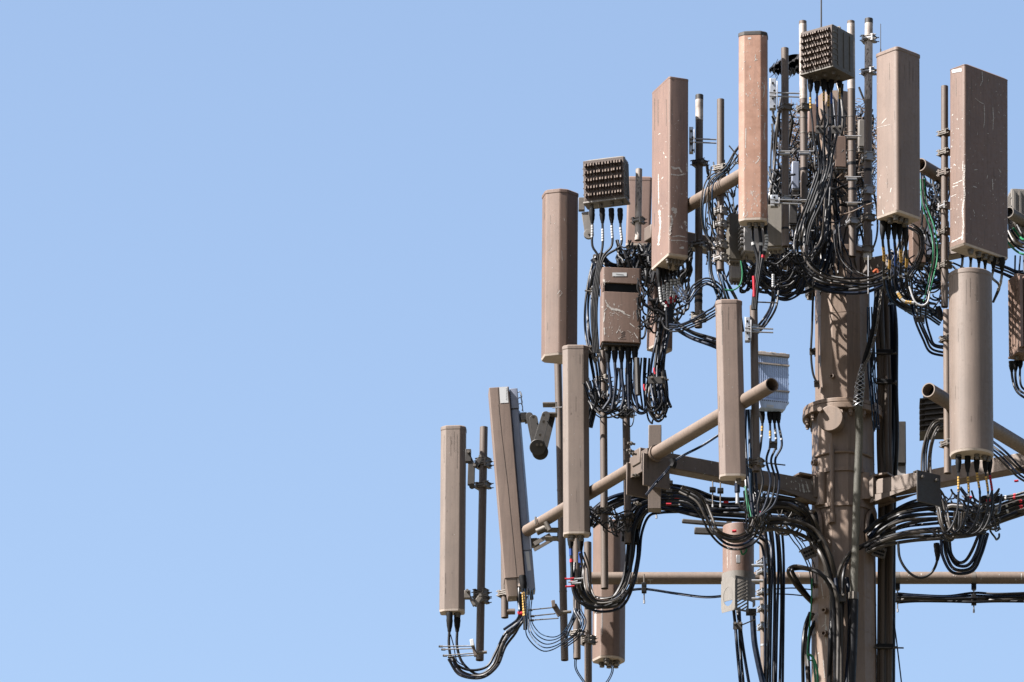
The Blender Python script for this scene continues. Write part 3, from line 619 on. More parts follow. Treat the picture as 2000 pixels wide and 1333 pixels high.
def sticker(pn, pts, m='label', name='label_plate', lines=(), off=.003):
    x0 = min(p[0] for p in pts); o = marks(pn[1] if isinstance(pn, tuple) else pn, pts_fill(pts), m, name=name, parent=pn[0] if isinstance(pn, tuple) else pn.parent, jit=0, off=off)
    if lines: marks(pn[1] if isinstance(pn, tuple) else pn, lines, 'ink', name='printed_line', parent=o, jit=0, off=off + .002)
    return o
def pts_fill(p):                # a quad (4 pixel corners, clockwise from top left) as one wide ribbon
    (a, b_, c, d) = p; wd = math.hypot(b_[0] - a[0], b_[1] - a[1]); return [(wd, ((a[0] + b_[0]) / 2, (a[1] + b_[1]) / 2), ((c[0] + d[0]) / 2, (c[1] + d[1]) / 2))]
sticker(U4, [(1459, 64), (1489, 64), (1491, 75), (1461, 75)], 'label')
sticker(U7, [(1859, 137), (1878, 134), (1879, 140), (1860, 143)], 'label')
sticker(LB, [(1162, 1186), (1176, 1186), (1176, 1242), (1162, 1242)], 'label', lines=[(1, (1162, 1198), (1167, 1188), (1174, 1197), (1162, 1198)), (1, (1167, 1192), (1167, 1195))])

# tilted antenna with a grey rear unit
def tilted():
    Y = YL(985) - .3; T, h, u = frame((974, 757), (1006, 1155), Y, 40, 4); T = T
    th = thing('panel_antenna', 'tilted two part tan antenna with grey back tinted sky blue, second from left', 'antenna', T @ Vector((0, 0, 0)), 'panel antennas around the tower')
    hh = h
    b = MB(T); b.prism(rnd([(-20 * u, -22 * u), (19 * u, -22 * u), (19 * u, 0), (19 * u, 20 * u), (-20 * u, 20 * u)], 2 * u), .07, hh); f = b.build('radome', 'tan', th, bevel=.004)
    b = MB(T); b.prism(rnd([(-19 * u, -21 * u), (4 * u, -21 * u), (4 * u, 19 * u), (-19 * u, 19 * u)], 2 * u), -.12, .068, .84, 1.0); b.build('end_cap', 'pipe2', th)
    b = MB(T); b.prism(rnd([(3 * u, -19 * u), (18 * u, -19 * u), (18 * u, 19 * u), (3 * u, 19 * u)], 2 * u), -.02, .068); b.build('end_plate', 'under', th)
    # rear unit
    b = MB(T); x0, x1 = 20.5 * u, 36 * u; b.prism(rnd([(x0, -15 * u), (x1, -15 * u), (x1, 15 * u), (x0, 15 * u)], 2 * u), hh - 43 * u, hh - 2 * u); b.build('rear_cap', 'skytint', th, bevel=.003)
    b = MB(T); b.prism(rnd([(x0, -12 * u), (x1 - 2 * u, -12 * u), (x1 + 3 * u, 4 * u), (x1 + 3 * u, 14 * u), (x0, 14 * u)], 2 * u), 118 * u, hh - 44 * u); b.build('rear_body', 'skytint', th, bevel=.003)
    b = MB(T); b.prism(rnd([(x0, -15 * u), (x1 + 2 * u, -15 * u), (x1 + 2 * u, 15 * u), (x0, 15 * u)], 2 * u), 70 * u, 117 * u); b.build('rear_cover', 'skytint', th, bevel=.003)
    b = MB(T); b.prism(rnd([(x0, -14 * u), (x1 + 2 * u, -14 * u), (x1 + 2 * u, 15 * u), (x0, 15 * u)], 2 * u), -12 * u, 69 * u); rb = b.build('rear_box', 'skytint', th, bevel=.003)
    marks(f, [(.9, (974, 790), (980, 850), (992, 950), (1002, 1050), (1011, 1142)), (.9, (973, 757), (975, 790))], 'ink', name='seam', parent=th, jit=.1)
    sticker((th, f), [(975, 757), (991, 756), (993, 787), (977, 788)], 'label', lines=[(.7, (988, 760 + 3 * i), (991, 760 + 3 * i)) for i in range(8)])
    marks(rb, [(7, (1029, 1076), (1034, 1115))], 'label', name='label_plate', parent=rb, jit=0)
    b = MB(T)                                              # wire handle
    for k in range(3):
        z = hh - (14 + 12 * k) * u; b.tube(spline([Vector((x1, 0, z + 8 * u)), Vector((x1 + 6 * u, 0, z + 9 * u)), Vector((x1 + 8 * u, 0, z)), Vector((x1 + 6 * u, 0, z - 6 * u))], 5), .9 * u, 6)
    b.build('wire_handle', 'galv', th)
    b = MB(T); b.cyl((x1 + 8 * u, 0, hh - 46 * u), (x1 + 6 * u, 0, hh - 4 * u), .9 * u, n=6); b.build('handle_rod', 'galv', th)
    for z in (hh - 58 * u, 88 * u):
        b = MB(T); b.box((x1 + 8 * u, 0, z), (12 * u, 16 * u, 16 * u)); b.box((x1 + 14 * u, 0, z - 2 * u), (8 * u, 10 * u, 20 * u)); b.build('hinge_bracket', 'galvd', th, bevel=.004)
    b = MB(T); b.cyl((x1 - 6 * u, 0, -26 * u), (x1 - 6 * u, 0, -12 * u), 4 * u, n=12); b.build('connector', 'galvd', th)
    return th
tilted()
# hinged folding arm between tilted antenna and its pipe
def linkarm():
    Y = YL(1050) - .1; th = thing('hinged_arm', 'dark folding steel arm with round joint above the left rail', 'bracket', P(1053, 885, Y))
    def plate(a, c, w, dy, m='dark', nm='arm_plate'):
        A, B = P(*a, Y + dy), P(*c, Y + dy); z = (B - A).normalized(); s = z.cross(Vector((0, 1, 0))).normalized(); r = w * u0; vs = []
        for k in range(13): t = math.pi * k / 12; vs.append(B + s * r * math.cos(t) + z * r * math.sin(t))
        for k in range(13): t = math.pi + math.pi * k / 12; vs.append(A + s * r * 1.25 * math.cos(t) + z * r * 1.25 * math.sin(t))
        n = len(vs); b = MB(); b.add(vs + [v + Vector((0, .018, 0)) for v in vs], [tuple(range(n)), tuple(range(n, 2 * n))[::-1]] + [(i, n + i, n + (i + 1) % n, (i + 1) % n) for i in range(n)])
        return b.build(nm, m, th, bevel=.002)
    plate((1049, 872), (1066, 811), 8, -.10); plate((1058, 880), (1076, 816), 8, .06); plate((1050, 872), (1042, 818), 8, -.06); plate((1048, 872), (1034, 812), 7, .03)
    b = MB(); b.cyl(P(1050, 874, Y - .13), P(1050, 874, Y - .05), 16 * u0, n=36); b.build('round_joint', 'dark', th, bevel=.006)
    b = MB(); b.cyl(P(1055, 883, Y + .0), P(1055, 883, Y + .12), 16 * u0, n=36); b.build('round_joint', 'dark', th, bevel=.006)
    for x, y, d in ((1062, 811, -.12), (1062, 824, -.12), (1055, 850, -.12), (1049, 869, -.14), (1057, 869, -.14), (1042, 815, -.08)):
        b = MB(); b.cyl(P(x, y, Y + d), P(x, y, Y + d - .02), 3 * u0, n=6); b.build('bolt', 'galvd', th)
    c = P(1074, 800, Y); b = MB(); b.box(c + Vector((0, 0, .05)), (28 * u0, 24 * u0, 3 * u0)); b.box(c - Vector((0, 0, .06)), (28 * u0, 24 * u0, 3 * u0)); b.box(c + Vector((13 * u0, 0, 0)), (3 * u0, 24 * u0, 22 * u0)); b.build('clevis', 'galvd', th, bevel=.002)
    b = MB(); b.cyl(P(1066, 790, Y), P(1080, 791, Y), 1.5 * u0, n=8); b.cyl(P(1079, 797, Y - .1), P(1098, 796, Y - .1), 1.2 * u0, n=8); b.build('threaded_rod', 'galv', th)
linkarm()
def lowlink():
    Y = YL(1060) - .05; th = thing('tie_bracket', 'steel tie bars from the tilted antenna foot to its pipe', 'bracket', P(1070, 1060, Y))
    b = MB(); b.bar(P(1043, 1063, Y), P(1075, 1045, Y), 3 * u0, 8 * u0); b.bar(P(1043, 1075, Y + .1), P(1078, 1055, Y + .1), 3 * u0, 6 * u0); b.build('tie_bar', 'galvd', th)
    c = P(1078, 1045, Y); b = MB(); b.box(c + Vector((0, 0, .05)), (26 * u0, 24 * u0, 3 * u0)); b.box(c - Vector((0, 0, .04)), (26 * u0, 24 * u0, 3 * u0)); b.box(c + Vector((12 * u0, 0, 0)), (3 * u0, 24 * u0, 20 * u0)); b.build('clevis', 'galvd', th, bevel=.002)
    b = MB(); b.cyl(P(1048, 1040, Y), P(1070, 1030, Y), 7 * u0); b.cyl(P(1066, 1020, Y - .1), P(1074, 1036, Y - .1), 5 * u0, n=12); b.build('pivot', 'galvd', th)
    b = MB(); b.cyl(P(1046, 1010, Y), P(1046, 1024, Y), 2 * u0, n=8); b.build('bolt', 'galvd', th)
lowlink()
# brackets between antennas and pipes
def standoff(label, x0, x1, y, Y, m='dark', h=22, kind='antenna bracket'):
    th = thing('antenna_bracket', label, 'bracket', P((x0 + x1) / 2, y, Y), 'brackets joining antennas and pipes')
    w = abs(x1 - x0) * u0; c = P((x0 + x1) / 2, y, Y); b = MB(); b.box(c + Vector((-w * .3, 0, .02)), (w * .35, 14 * u0, h * u0)); b.build('back_plate', m, th, bevel=.003)
    b = MB(); b.bar(c + Vector((-w * .3, 0, .05)), c + Vector((w * .1, 0, -.10)), 5 * u0, 9 * u0); b.bar(c + Vector((w * .1, 0, -.10)), c + Vector((w * .45, 0, 0)), 5 * u0, 9 * u0); b.build('scissor_link', m, th, bevel=.003)
    for q in (-.3, .1, .45):
        b = MB(); e = c + Vector((w * q, -.04, -.10 if q == .1 else (.05 if q < 0 else 0))); b.cyl(e, e + Vector((0, -.03, 0)), 3 * u0, n=6); b.build('bolt', 'galvd', th)
standoff('dark tilt bracket at the top of the leftmost antenna', 908, 940, 895, YL(920), h=26)
th = thing('antenna_bracket', 'dark folded link hanging beside the leftmost antenna', 'bracket', P(921, 930, YL(920)), 'brackets joining antennas and pipes')
b = MB(); b.bar(P(921, 905, YL(920)), P(920, 948, YL(920)), 14 * u0, 10 * u0); b.build('folded_link', 'dark', th, bevel=.004); b = MB(); b.cyl(P(922, 950, YL(920) - .05), P(922, 950, YL(920) + .05), 6 * u0); b.build('pivot', 'dark', th)
standoff('steel bracket at the foot of the leftmost antenna', 906, 940, 1166, YL(920), 'galvd', h=16)
standoff('steel bracket at the top of the antenna with two connectors', 1148, 1172, 690, YL(1160), 'galvd', h=14)
for (x0, y0, x1, y1, Y, lb) in ((1455, 622, 1465, 668, YL(1460), 'pale steel plate bracket near the top of the lone tan antenna'), (1503, 155, 1516, 215, YU(1510) + .2, 'pale perforated bracket behind the rusty antenna'), (1505, 383, 1520, 405, YU(1510) + .2, 'pale steel bracket low behind the rusty antenna'), (1346, 250, 1354, 300, YU(1350), 'pale perforated bracket beside the pink lit antenna')):
    th = thing('antenna_bracket', lb, 'bracket', P(x0, y1, Y), 'brackets joining antennas and pipes')
    o = pbox('back_plate', 'steelb', th, x0, y0, x1, y1, Y, 14); b = MB()
    pbox('side_flange', 'galv', th, x1 + 1, y0 + 6, x1 + 3, y1 - 4, Y - .05, 20)
    for k in range(4): b.cyl(P((x0 + x1) / 2 + (k % 2) * 3, y0 + (y1 - y0) * (k + .5) / 4, Y - 9 * u0), P((x0 + x1) / 2 + (k % 2) * 3, y0 + (y1 - y0) * (k + .5) / 4, Y - 7.2 * u0), 2.2 * u0, n=10)
    b.build('bolt_hole', 'dark', th)
    rr_ = MB(); yy = (y0 + y1) / 2 - 4; rr_.cyl(P(x0, yy, Y - .06), P(x1 + 45, yy + 2, Y), 1.6 * u0, n=8); rr_.cyl(P(x0, yy + 7, Y - .06), P(x1 + 45, yy + 9, Y), 1.6 * u0, n=8); rr_.build('threaded_rod', 'galv', th)
# long hinged plate under the finned radio
th = thing('antenna_bracket', 'grey teardrop hinge plate left of the finned radio cables', 'bracket', P(1146, 468, YU(1146)), 'brackets joining antennas and pipes')
b = MB(); A, B = P(1143, 415, YU(1146)), P(1150, 458, YU(1146)); b.bar(A, B, 15 * u0, 5 * u0); b.cyl(B + Vector((0, -.015, 0)), B + Vector((0, .02, 0)), 10 * u0, n=28); b.build('hinge_plate', 'grey', th, bevel=.003); b = MB(); b.cyl(B + Vector((0, -.03, 0)), B + Vector((0, .0, 0)), 2.5 * u0, n=6); b.build('bolt', 'galvd', th)
b = MB(); b.box(P(1136, 400, YU(1146)), (12 * u0, 12 * u0, 26 * u0)); b.build('back_plate', 'galvd', th, bevel=.003)
# ---------------------------------------------------------------- radio units and other boxes
GRU = 'finned radio units'
R1 = radio('radio_unit', 'grey radio with rows of brown fins, upper left beside the faceted antenna', 'radio', 1184, 356, YU(1184) + .1, 84, 86, 36, -14, 5, 13, 10, 'grey', 'fin', roll=-2, group=GRU, fw=.4, gap=.2, conn=((-.7, -.3), (-.25, -.3), (.3, -.3), (.75, -.3)))
R2 = radio('radio_unit', 'big finned radio topmost on the tower under the whip rod', 'radio', 1616, 107, -1.9, 78, 88, 74, -36, 6, 12, 9, 'greygreen', 'fin', group=GRU, fw=.4, gap=.2, conn=((-.8, -.5), (-.3, -.5), (.2, -.5), (.7, -.5), (.5, .2), (-.5, .3)))
def grey_radio():
    Y = -2.9; th, bo, T, u = radio('radio_unit', 'blue grey radio with fine vertical fins behind the open rail end', 'radio', 1506, 742, Y + .3, 64, 92, 24, 16, 0, 15, 1.6, 'silver', 'silver', vertical=True, group=GRU, handle=False, fw=.5, conn=((-.6, 0), (-.1, 0), (.35, 0), (.7, 0)))
    for z in (27, -27): b = MB(T); b.box((0, -12 * u - 3 * u, z * u), (66 * u, 2.6 * u, 3 * u)); b.build('cross_bar', 'pale', th, bevel=.001)
    b = MB(T); b.prism(rnd([(-33 * u, -18 * u), (33 * u, -18 * u), (33 * u, 12 * u), (-33 * u, 12 * u)], 2 * u), 44 * u, 50 * u); 
    for k in (-1, 0, 1): b.box((k * 20 * u, -10 * u, 51 * u), (12 * u, 8 * u, 3 * u))
    b.build('top_cover', 'pale', th, bevel=.002)
    b = MB(T); b.prism(rnd([(-31 * u, -17 * u), (31 * u, -17 * u), (31 * u, 12 * u), (-31 * u, 12 * u)], 2 * u), -64 * u, -47 * u, .80, 1); b.build('lower_skirt', 'silver', th, bevel=.002)
    b = MB(T); 
    for k in range(14): b.cyl(Vector((-26 + 4 * k, -17.2, -50)) * u, Vector((-26 + 4 * k, -16.5, -50)) * u, 1.1 * u, n=8)
    b.build('vent_hole', 'dark', th)
    b = MB(T); b.box((-6 * u, -14.6 * u, -60 * u), (14 * u, .6 * u, 5 * u)); b.build('label_plate', 'label', th)
grey_radio()
def slot_box():
    Y = YU(1212) - .1; u = U(Y); T = Matrix.Translation(P(1212, 604, Y)) @ Matrix.Rotation(R(8), 4, 'Z'); th = thing('radio_unit', 'scratched brown box with a dark slot, under the finned radio', 'radio', T @ Vector((0, 0, 0)), GRU)
    b = MB(T); b.prism(rnd([(-39 * u, -20 * u), (39 * u, -20 * u), (39 * u, 20 * u), (-39 * u, 20 * u)], 6 * u), -76 * u, 28 * u); lo = b.build('lower_cover', 'worn', th, bevel=.004)
    b = MB(T); b.prism(rnd([(-37 * u, -16 * u), (37 * u, -16 * u), (37 * u, 20 * u), (-37 * u, 20 * u)], 5 * u), 28.5 * u, 46 * u); b.build('slot_recess', 'boot', th)
    b = MB(T); b.prism(rnd([(-39 * u, -20 * u), (39 * u, -20 * u), (39 * u, 20 * u), (-39 * u, 20 * u)], 6 * u), 46.5 * u, 79 * u); b.box((-36 * u, -6 * u, 37 * u), (5 * u, 27 * u, 19 * u)); b.box((36 * u, -6 * u, 37 * u), (5 * u, 27 * u, 19 * u)); hi = b.build('upper_cover', 'worn', th, bevel=.004)
    b = MB(T); b.box((0, 2 * u, -78.5 * u), (74 * u, 34 * u, 4 * u)); b.build('base_plate', 'dark', th, bevel=.002)
    for k in range(5): b = MB(T); p = Vector((-28 + 14 * k, -2, -80.5)) * u; b.cyl(p, p - Vector((0, 0, 8 * u)), 4 * u, n=12); b.build('connector', 'galvd', th)
    marks(lo, [(4, (1185, 596), (1195, 604), (1208, 606), (1220, 611)), (2.4, (1183, 590), (1190, 600)), (1.6, (1216, 612), (1232, 618)), (2.2, (1246, 605), (1248, 620)), (1.6, (1230, 632), (1240, 640)), (1.4, (1238, 650), (1246, 662)), (1.2, (1190, 674), (1204, 672)), (2.2, (1181, 610), (1179, 630)), (1.8, (1180, 640), (1181, 655))] + speckle(1178, 585, 1250, 675, 60, (.5, 1.5), (1, 6), .4), 'chip', parent=th)
    marks(hi, [(4, (1177, 542), (1181, 552), (1179, 562)), (1.5, (1184, 550), (1190, 556))] + speckle(1174, 534, 1250, 562, 16), 'chip', parent=th)
    sticker((th, hi), [(1196, 532), (1224, 534), (1224, 541), (1196, 539)], 'label', lines=[(1, (1203, 536), (1218, 537.5))])
    marks(lo, [(1.2, (1213, 652), (1221, 648)), (1.2, (1213, 656), (1221, 652)), (1.2, (1213, 660), (1221, 656)), (.7, (1211, 663), (1223, 663))], 'ink', name='printed_line', parent=th, jit=0)
slot_box()
def slab(name, label, cat, x0, y0, x1, y1, Y, d, m, yaw=0, extra=None, group='plain boxes mounted behind the antennas'):
    th = thing(name, label, cat, P((x0 + x1) / 2, y1, Y), group); o = pbox('casing', m, th, x0, y0, x1, y1, Y, d, yaw, .008)
    T = Matrix.Translation(P((x0 + x1) / 2, (y0 + y1) / 2, Y)) @ Matrix.Rotation(R(yaw), 4, 'Z'); u = U(Y); W, H, D = (x1 - x0) * u, (y1 - y0) * u / math.cos(PITCH), d * u
    b = MB(T); b.box((0, 0, -H / 2 - 1.5 * u), (W * .86, D * .8, 3 * u)); b.build('base_plate', 'grey' if m != 'dark' else 'dark', th, bevel=.002)
    for k in range(3): b = MB(T); p = Vector((W * (-.3 + .3 * k), 0, -H / 2 - 3 * u)); b.cyl(p, p - Vector((0, 0, 6 * u)), 3 * u, n=10); b.build('connector', 'galvd', th)
    return th, o, T, W, H, D
th, o, T, W_, H_, D_ = slab('radio_unit', 'flat grey box left of the rusty antenna foot', 'radio', 1421, 422, 1446, 512, YU(1430) + .5, 30, 'greygreen', 12)
slab('radio_unit', 'small light grey box below the flat grey box', 'radio', 1425, 500, 1446, 548, YU(1430) + .9, 22, 'lightgrey', 12)
slab('radio_unit', 'flat grey green box behind the foot of the rusty antenna', 'radio', 1498, 405, 1531, 488, YU(1510) + 1.0, 36, 'greygreen', -10)
th, o, T, W_, H_, D_ = slab('radio_unit', 'pale box with notched edge under the rusty antenna', 'radio', 1447, 440, 1502, 500, YU(1470) + .8, 44, 'lightgrey', 14)
b = MB(T)
for k in range(6): b.box((-W_ / 2 - .01, -D_ * .2, -H_ * .42 + H_ * .8 * (k + .5) / 6), (.04, D_ * .5, .02))
b.build('edge_notch', 'lightgrey', th, bevel=.002)
slab('radio_unit', 'brown box hanging behind the orange taped cables', 'radio', 1778, 424, 1806, 520, -2.0, 40, 'brown', 10)
slab('radio_unit', 'blue grey box between the broad tan and wide scratched antennas', 'radio', 1801, 430, 1822, 503, -1.7, 24, 'skytint', 10)
slab('junction_box', 'dark box standing behind the pole cables', 'box', 1743, 830, 1769, 911, 1.6, 40, 'dark', 0)
th, o, T, W_, H_, D_ = slab('junction_box', 'light grey lower box behind the pole cables', 'box', 1744, 913, 1769, 935, 1.62, 34, 'lightgrey', 0)
slab('junction_box', 'narrow dark box on the left side of the pole under its top plate', 'box', 1575, 535, 1591, 578, .1, 22, 'dark', 20)
# right edge units
R3 = radio('radio_unit', 'grey radio with a wire handle at the right edge', 'radio', 2010, 418, YV(2000) + .4, 78, 86, 30, 12, 0, 7, 4, 'grey', 'grey', vertical=True, group=GRU)
R4 = radio('radio_unit', 'brown radio with tall vertical fins at the right edge', 'radio', 2016, 622, YV(2000) - .4, 84, 160, 44, 24, 0, 9, 7, 'brown', 'pink', vertical=True, group=GRU, conn=((-.8, 0), (-.3, 0), (.1, 0)), fw=.7)
# black finned remote head
def head():
    Y = YR(1825) + .7; u = U(Y); T = Matrix.Translation(P(1828, 815, Y)); th = thing('remote_radio', 'black horizontally finned unit left of the half round antenna', 'radio', T @ Vector((0, 0, 0)))
    b = MB(T); b.box((0, 0, 0), (44 * u, 44 * u, 78 * u)); b.box((-6 * u, 0, 44 * u), (24 * u, 26 * u, 20 * u)); b.build('casing', 'dark', th, bevel=.008)
    b = MB(T)
    for k in range(7): b.box((-3 * u, -2 * u, (-36 + 11 * k) * u), (58 * u, 56 * u, 2.4 * u), Matrix.Rotation(R(-6), 3, 'Y'))
    b.build('heat_sink', 'dark', th)
    b = MB(T); b.box((-18 * u, -20 * u, 40 * u), (14 * u, 12 * u, 22 * u)); b.build('latch', 'grey', th, bevel=.004)
head()
# vented hood round the cylinder at the bottom
def hood():
    Y = 1.5; u = U(Y); c0 = P(1440, 1050, Y); z0 = P(1440, 1128, Y).z; zt = P(1440, 1030, Y).z; zb = P(1440, 1196, Y).z; c = Vector((c0.x + 2 * u, Y, 0)); r = 33 * u
    th = thing('shrouded_antenna', 'brown canister above a grey perforated metal hood at the bottom', 'antenna', Vector((c.x, c.y, zb)))
    b = MB(); b.cyl(Vector((c.x, c.y, z0)), Vector((c.x, c.y, zt)), r * .92, n=40); o = b.build('canister', 'pink', th, bevel=.006)
    def seg(rad, a0, a1, za, zc, flat=False, n=10):
        b = MB(); vs = []
        for k in range(n + 1):
            t = a0 + (a1 - a0) * k / n
            for q in (rad, rad * .96): vs += [Vector((c.x + q * math.sin(t), c.y - q * math.cos(t), za)), Vector((c.x + q * math.sin(t), c.y - q * math.cos(t), zc))]
        fs = []
        for k in range(n):
            o_ = k * 4; fs += [(o_, o_ + 4, o_ + 5, o_ + 1), (o_ + 2, o_ + 3, o_ + 7, o_ + 6), (o_, o_ + 2, o_ + 6, o_ + 4), (o_ + 1, o_ + 5, o_ + 7, o_ + 3)]
        fs += [(0, 1, 3, 2), (n * 4, n * 4 + 2, n * 4 + 3, n * 4 + 1)]; b.add(vs, fs); return b
    seg(r, R(-75), R(120), z0 - .30, z0 + .02, n=24).build('shroud', 'grey', th)
    # angled plates: one with a round cut-out, one with slanting louvres
    A = P(1409, 1133, Y - .26); B = P(1436, 1126, Y - .40); C = P(1462, 1131, Y - .24); zlo = P(1440, 1196, Y - .3).z
    def holed(A, B, ztop, zb0, zb1, name):        # plate from A to B with an oval hole
        x = (B - A); L = x.length; x.normalize(); Hh = ztop - zb0; b = MB(); cx_, cz = L * .52, -Hh * .56; rx, rz = L * .36, Hh * .28; N = 24; outer = []; inner = []
        nrm = x.cross(Vector((0, 0, 1))) * .004
        for k in range(N):
            t = 2 * math.pi * k / N; dx, dz = math.cos(t), math.sin(t); inner.append((cx_ + rx * dx, cz + rz * dz)); s = 1e9
            for lim, dd, cc in ((L, dx, cx_), (0, dx, cx_)): 
                if abs(dd) > 1e-6 and (lim - cc) / dd > 0: s = min(s, (lim - cc) / dd)
            for lim in (0, -Hh):
                if abs(dz) > 1e-6 and (lim - cz) / dz > 0: s = min(s, (lim - cz) / dz)
            outer.append((cx_ + dx * s, cz + dz * s))
        W3 = lambda p, q=0: Vector((A.x, A.y, ztop)) + x * p[0] + Vector((0, 0, p[1])) + nrm * q
        vs = [W3(p) for p in outer] + [W3(p) for p in inner] + [W3(p, 1) for p in outer] + [W3(p, 1) for p in inner]; fs = []
        for k in range(N): j = (k + 1) % N; fs += [(k, j, N + j, N + k), (2 * N + k, 3 * N + k, 3 * N + j, 2 * N + j), (N + k, N + j, 3 * N + j, 3 * N + k), (k, 2 * N + k, 2 * N + j, j)]
        b.add(vs, fs); return b.build(name, 'grey', th)
    ztop = P(1425, 1130, Y - .3).z; holed(A, B, ztop, zlo, zlo, 'cutout_plate')
    x = (C - B); L = x.length; x.normalize(); Hh = ztop - zlo + .03; b = MB(); nn = x.cross(Vector((0, 0, 1))); rot = Matrix((x, -nn, Vector((0, 0, 1)))).transposed(); O = Vector((B.x, B.y, ztop))
    b.box(O + x * L * .08 - Vector((0, 0, Hh * .46)), (L * .16, .004, Hh * .92), rot); b.box(O + x * L * .94 - Vector((0, 0, Hh * .46)), (L * .12, .004, Hh * .92), rot)
    b.box(O + x * L * .5 - Vector((0, 0, .015)), (L, .0042, .03), rot); b.box(O + x * L * .5 - Vector((0, 0, Hh * .92)), (L, .0042, .02), rot)
    for k in range(9):
        zz = -.035 - (Hh * .86) * (k + .5) / 9; b.box(O + x * L * .5 + Vector((0, 0, zz)), (L * .86, .004, .016), rot @ Matrix.Rotation(R(-28), 3, 'Y'))
    b.build('louvre_plate', 'grey', th)
    b = MB(); b.box(P(1442, 1093, Y - .32), (8 * u, 6 * u, 16 * u)); b.build('latch', 'galv', th, bevel=.003)
    for y in (1105, 1135, 1170): b = MB(); p = P(1468, y, Y - .18); b.cyl(p, p + Vector((.12, 0, 0)), 3 * u, n=10); b.build('clamp_bolt', 'steelb', th)
    b = MB(); b.box(P(1467, 1196, Y - .1), (20 * u, .01, 14 * u)); b.build('foot_tab', 'dark', th)
    marks(o, [(.8, (1420, 1050), (1421, 1110)), (.8, (1428, 1060), (1428, 1105))], 'chip', parent=th)
hood()
# small plates and hangers
def plate(name, label, cat, x0, y0, x1, y1, Y, m, yaw=0, roll=0, holes=0, group=None):
    u = U(Y); T = Matrix.Translation(P((x0 + x1) / 2, (y0 + y1) / 2, Y)) @ Matrix.Rotation(R(yaw), 4, 'Z') @ Matrix.Rotation(R(roll), 4, 'Y'); th = thing(name, label, cat, T @ Vector((0, 0, 0)), group)
    W, H = (x1 - x0) * u, (y1 - y0) * u; b = MB(T); b.box((0, 0, 0), (W, .012, H)); b.box((0, .03, H / 2 - .006), (W, .06, .012)); b.box((W / 2 - .006, .03, 0), (.012, .0598, H * .97)); b.build('plate', m, th, bevel=.002)
    if holes:
        b = MB(T)
        for i in range(holes):
            for k in range(2): b.cyl((W * (-.4 + .8 * (i + .5) / holes), -.008, H * (-.2 + .3 * k)), (W * (-.4 + .8 * (i + .5) / holes), -.0065, H * (-.2 + .3 * k)), .012, n=8)
        b.build('hole', 'boot', th)
    for k in (-1, 1): b = MB(T); b.cyl((W * .3 * k, -.035, H * .3), (W * .3 * k, -.006, H * .3), .014, n=6); b.build('bolt', 'galvd', th)
    return th
GB = 'metal plates holding cables'
plate('cable_bracket', 'dark plate with folded edges between the right arm and hanging pale cables', 'bracket', 1785, 922, 1842, 986, YR(1810) - .2, 'dark', 36, 0, 0, GB)
plate('cable_bracket', 'perforated plate right of the pole under the right cable run', 'bracket', 1704, 1068, 1730, 1090, -.2, 'galvd', 10, 14, 5, GB)
plate('cable_bracket', 'perforated plate left of the pole under the left cable run', 'bracket', 1566, 1068, 1592, 1092, -.3, 'galvd', 10, -28, 4, GB)
th = thing('cable_tray_arm', 'two dark flat arms sticking out left behind the cables at mid height', 'bracket', P(1380, 1035, 1.6)); b = MB(); b.bar(P(1332, 1018, 1.6), P(1425, 1026, 1.6), 7 * u0, 9 * u0); b.build('upper_arm', 'dark', th, bevel=.01); b = MB(); b.bar(P(1356, 1037, 1.5), P(1425, 1040, 1.5), 8 * u0, 14 * u0); b.build('lower_arm', 'dark', th, bevel=.01); b = MB(); b.bar(P(1424, 1014, 1.55), P(1424, 1048, 1.55), 10 * u0, 10 * u0); b.build('joint', 'dark', th)
def hanger(label, x, y0, y1, Y, blocks=(1,), w=5):
    th = thing('cable_hanger', label, 'hanger', P(x, y1, Y), 'cable hangers'); b = MB(); b.cyl(P(x, y0, Y), P(x, y1, Y), 1.3 * u0, n=8); b.build('threaded_rod', 'galvd', th)
    for y, h in blocks: b = MB(); b.box(P(x, y, Y), (w * 2 * u0, w * 2 * u0, h * u0)); b.build('clamp_block', 'boot', th, bevel=.006)
    b = MB(); b.cyl(P(x, y1 + 1, Y), P(x, y1 - 5, Y), 2.2 * u0, n=6); b.build('nut', 'galv', th)
hanger('hanger under the level rail just right of the pole cables', 1753, 1138, 1195, 2.4, ((1146, 12), (1168, 18)))
hanger('hanger under the level rail near the right edge', 1902, 1115, 1196, 2.4, ((1146, 12), (1172, 22)))
hanger('hanger with two thin cables under the level rail at left', 1258, 1122, 1178, 2.3, ((1143, 9), (1153, 12)))
hanger('hanger gripping two cables above the square arm', 1314, 882, 905, YL(1300) + .5, ((904, 14),), 7)
hanger('hanger below the square arm near the rail bracket', 1308, 935, 972, YL(1300) + .7, ((944, 8), (962, 10)), 6)
hanger('left of the paired hangers under the square arm', 1392, 940, 990, YL(1392) + 1.4, ((957, 9),), 6)
hanger('right of the paired hangers under the square arm', 1407, 942, 990, YL(1407) + 1.4, ((959, 9),), 6)
hanger('short hanger below the arched cables left of centre', 1282, 985, 1012, 1.0, ((990, 8),), 5)
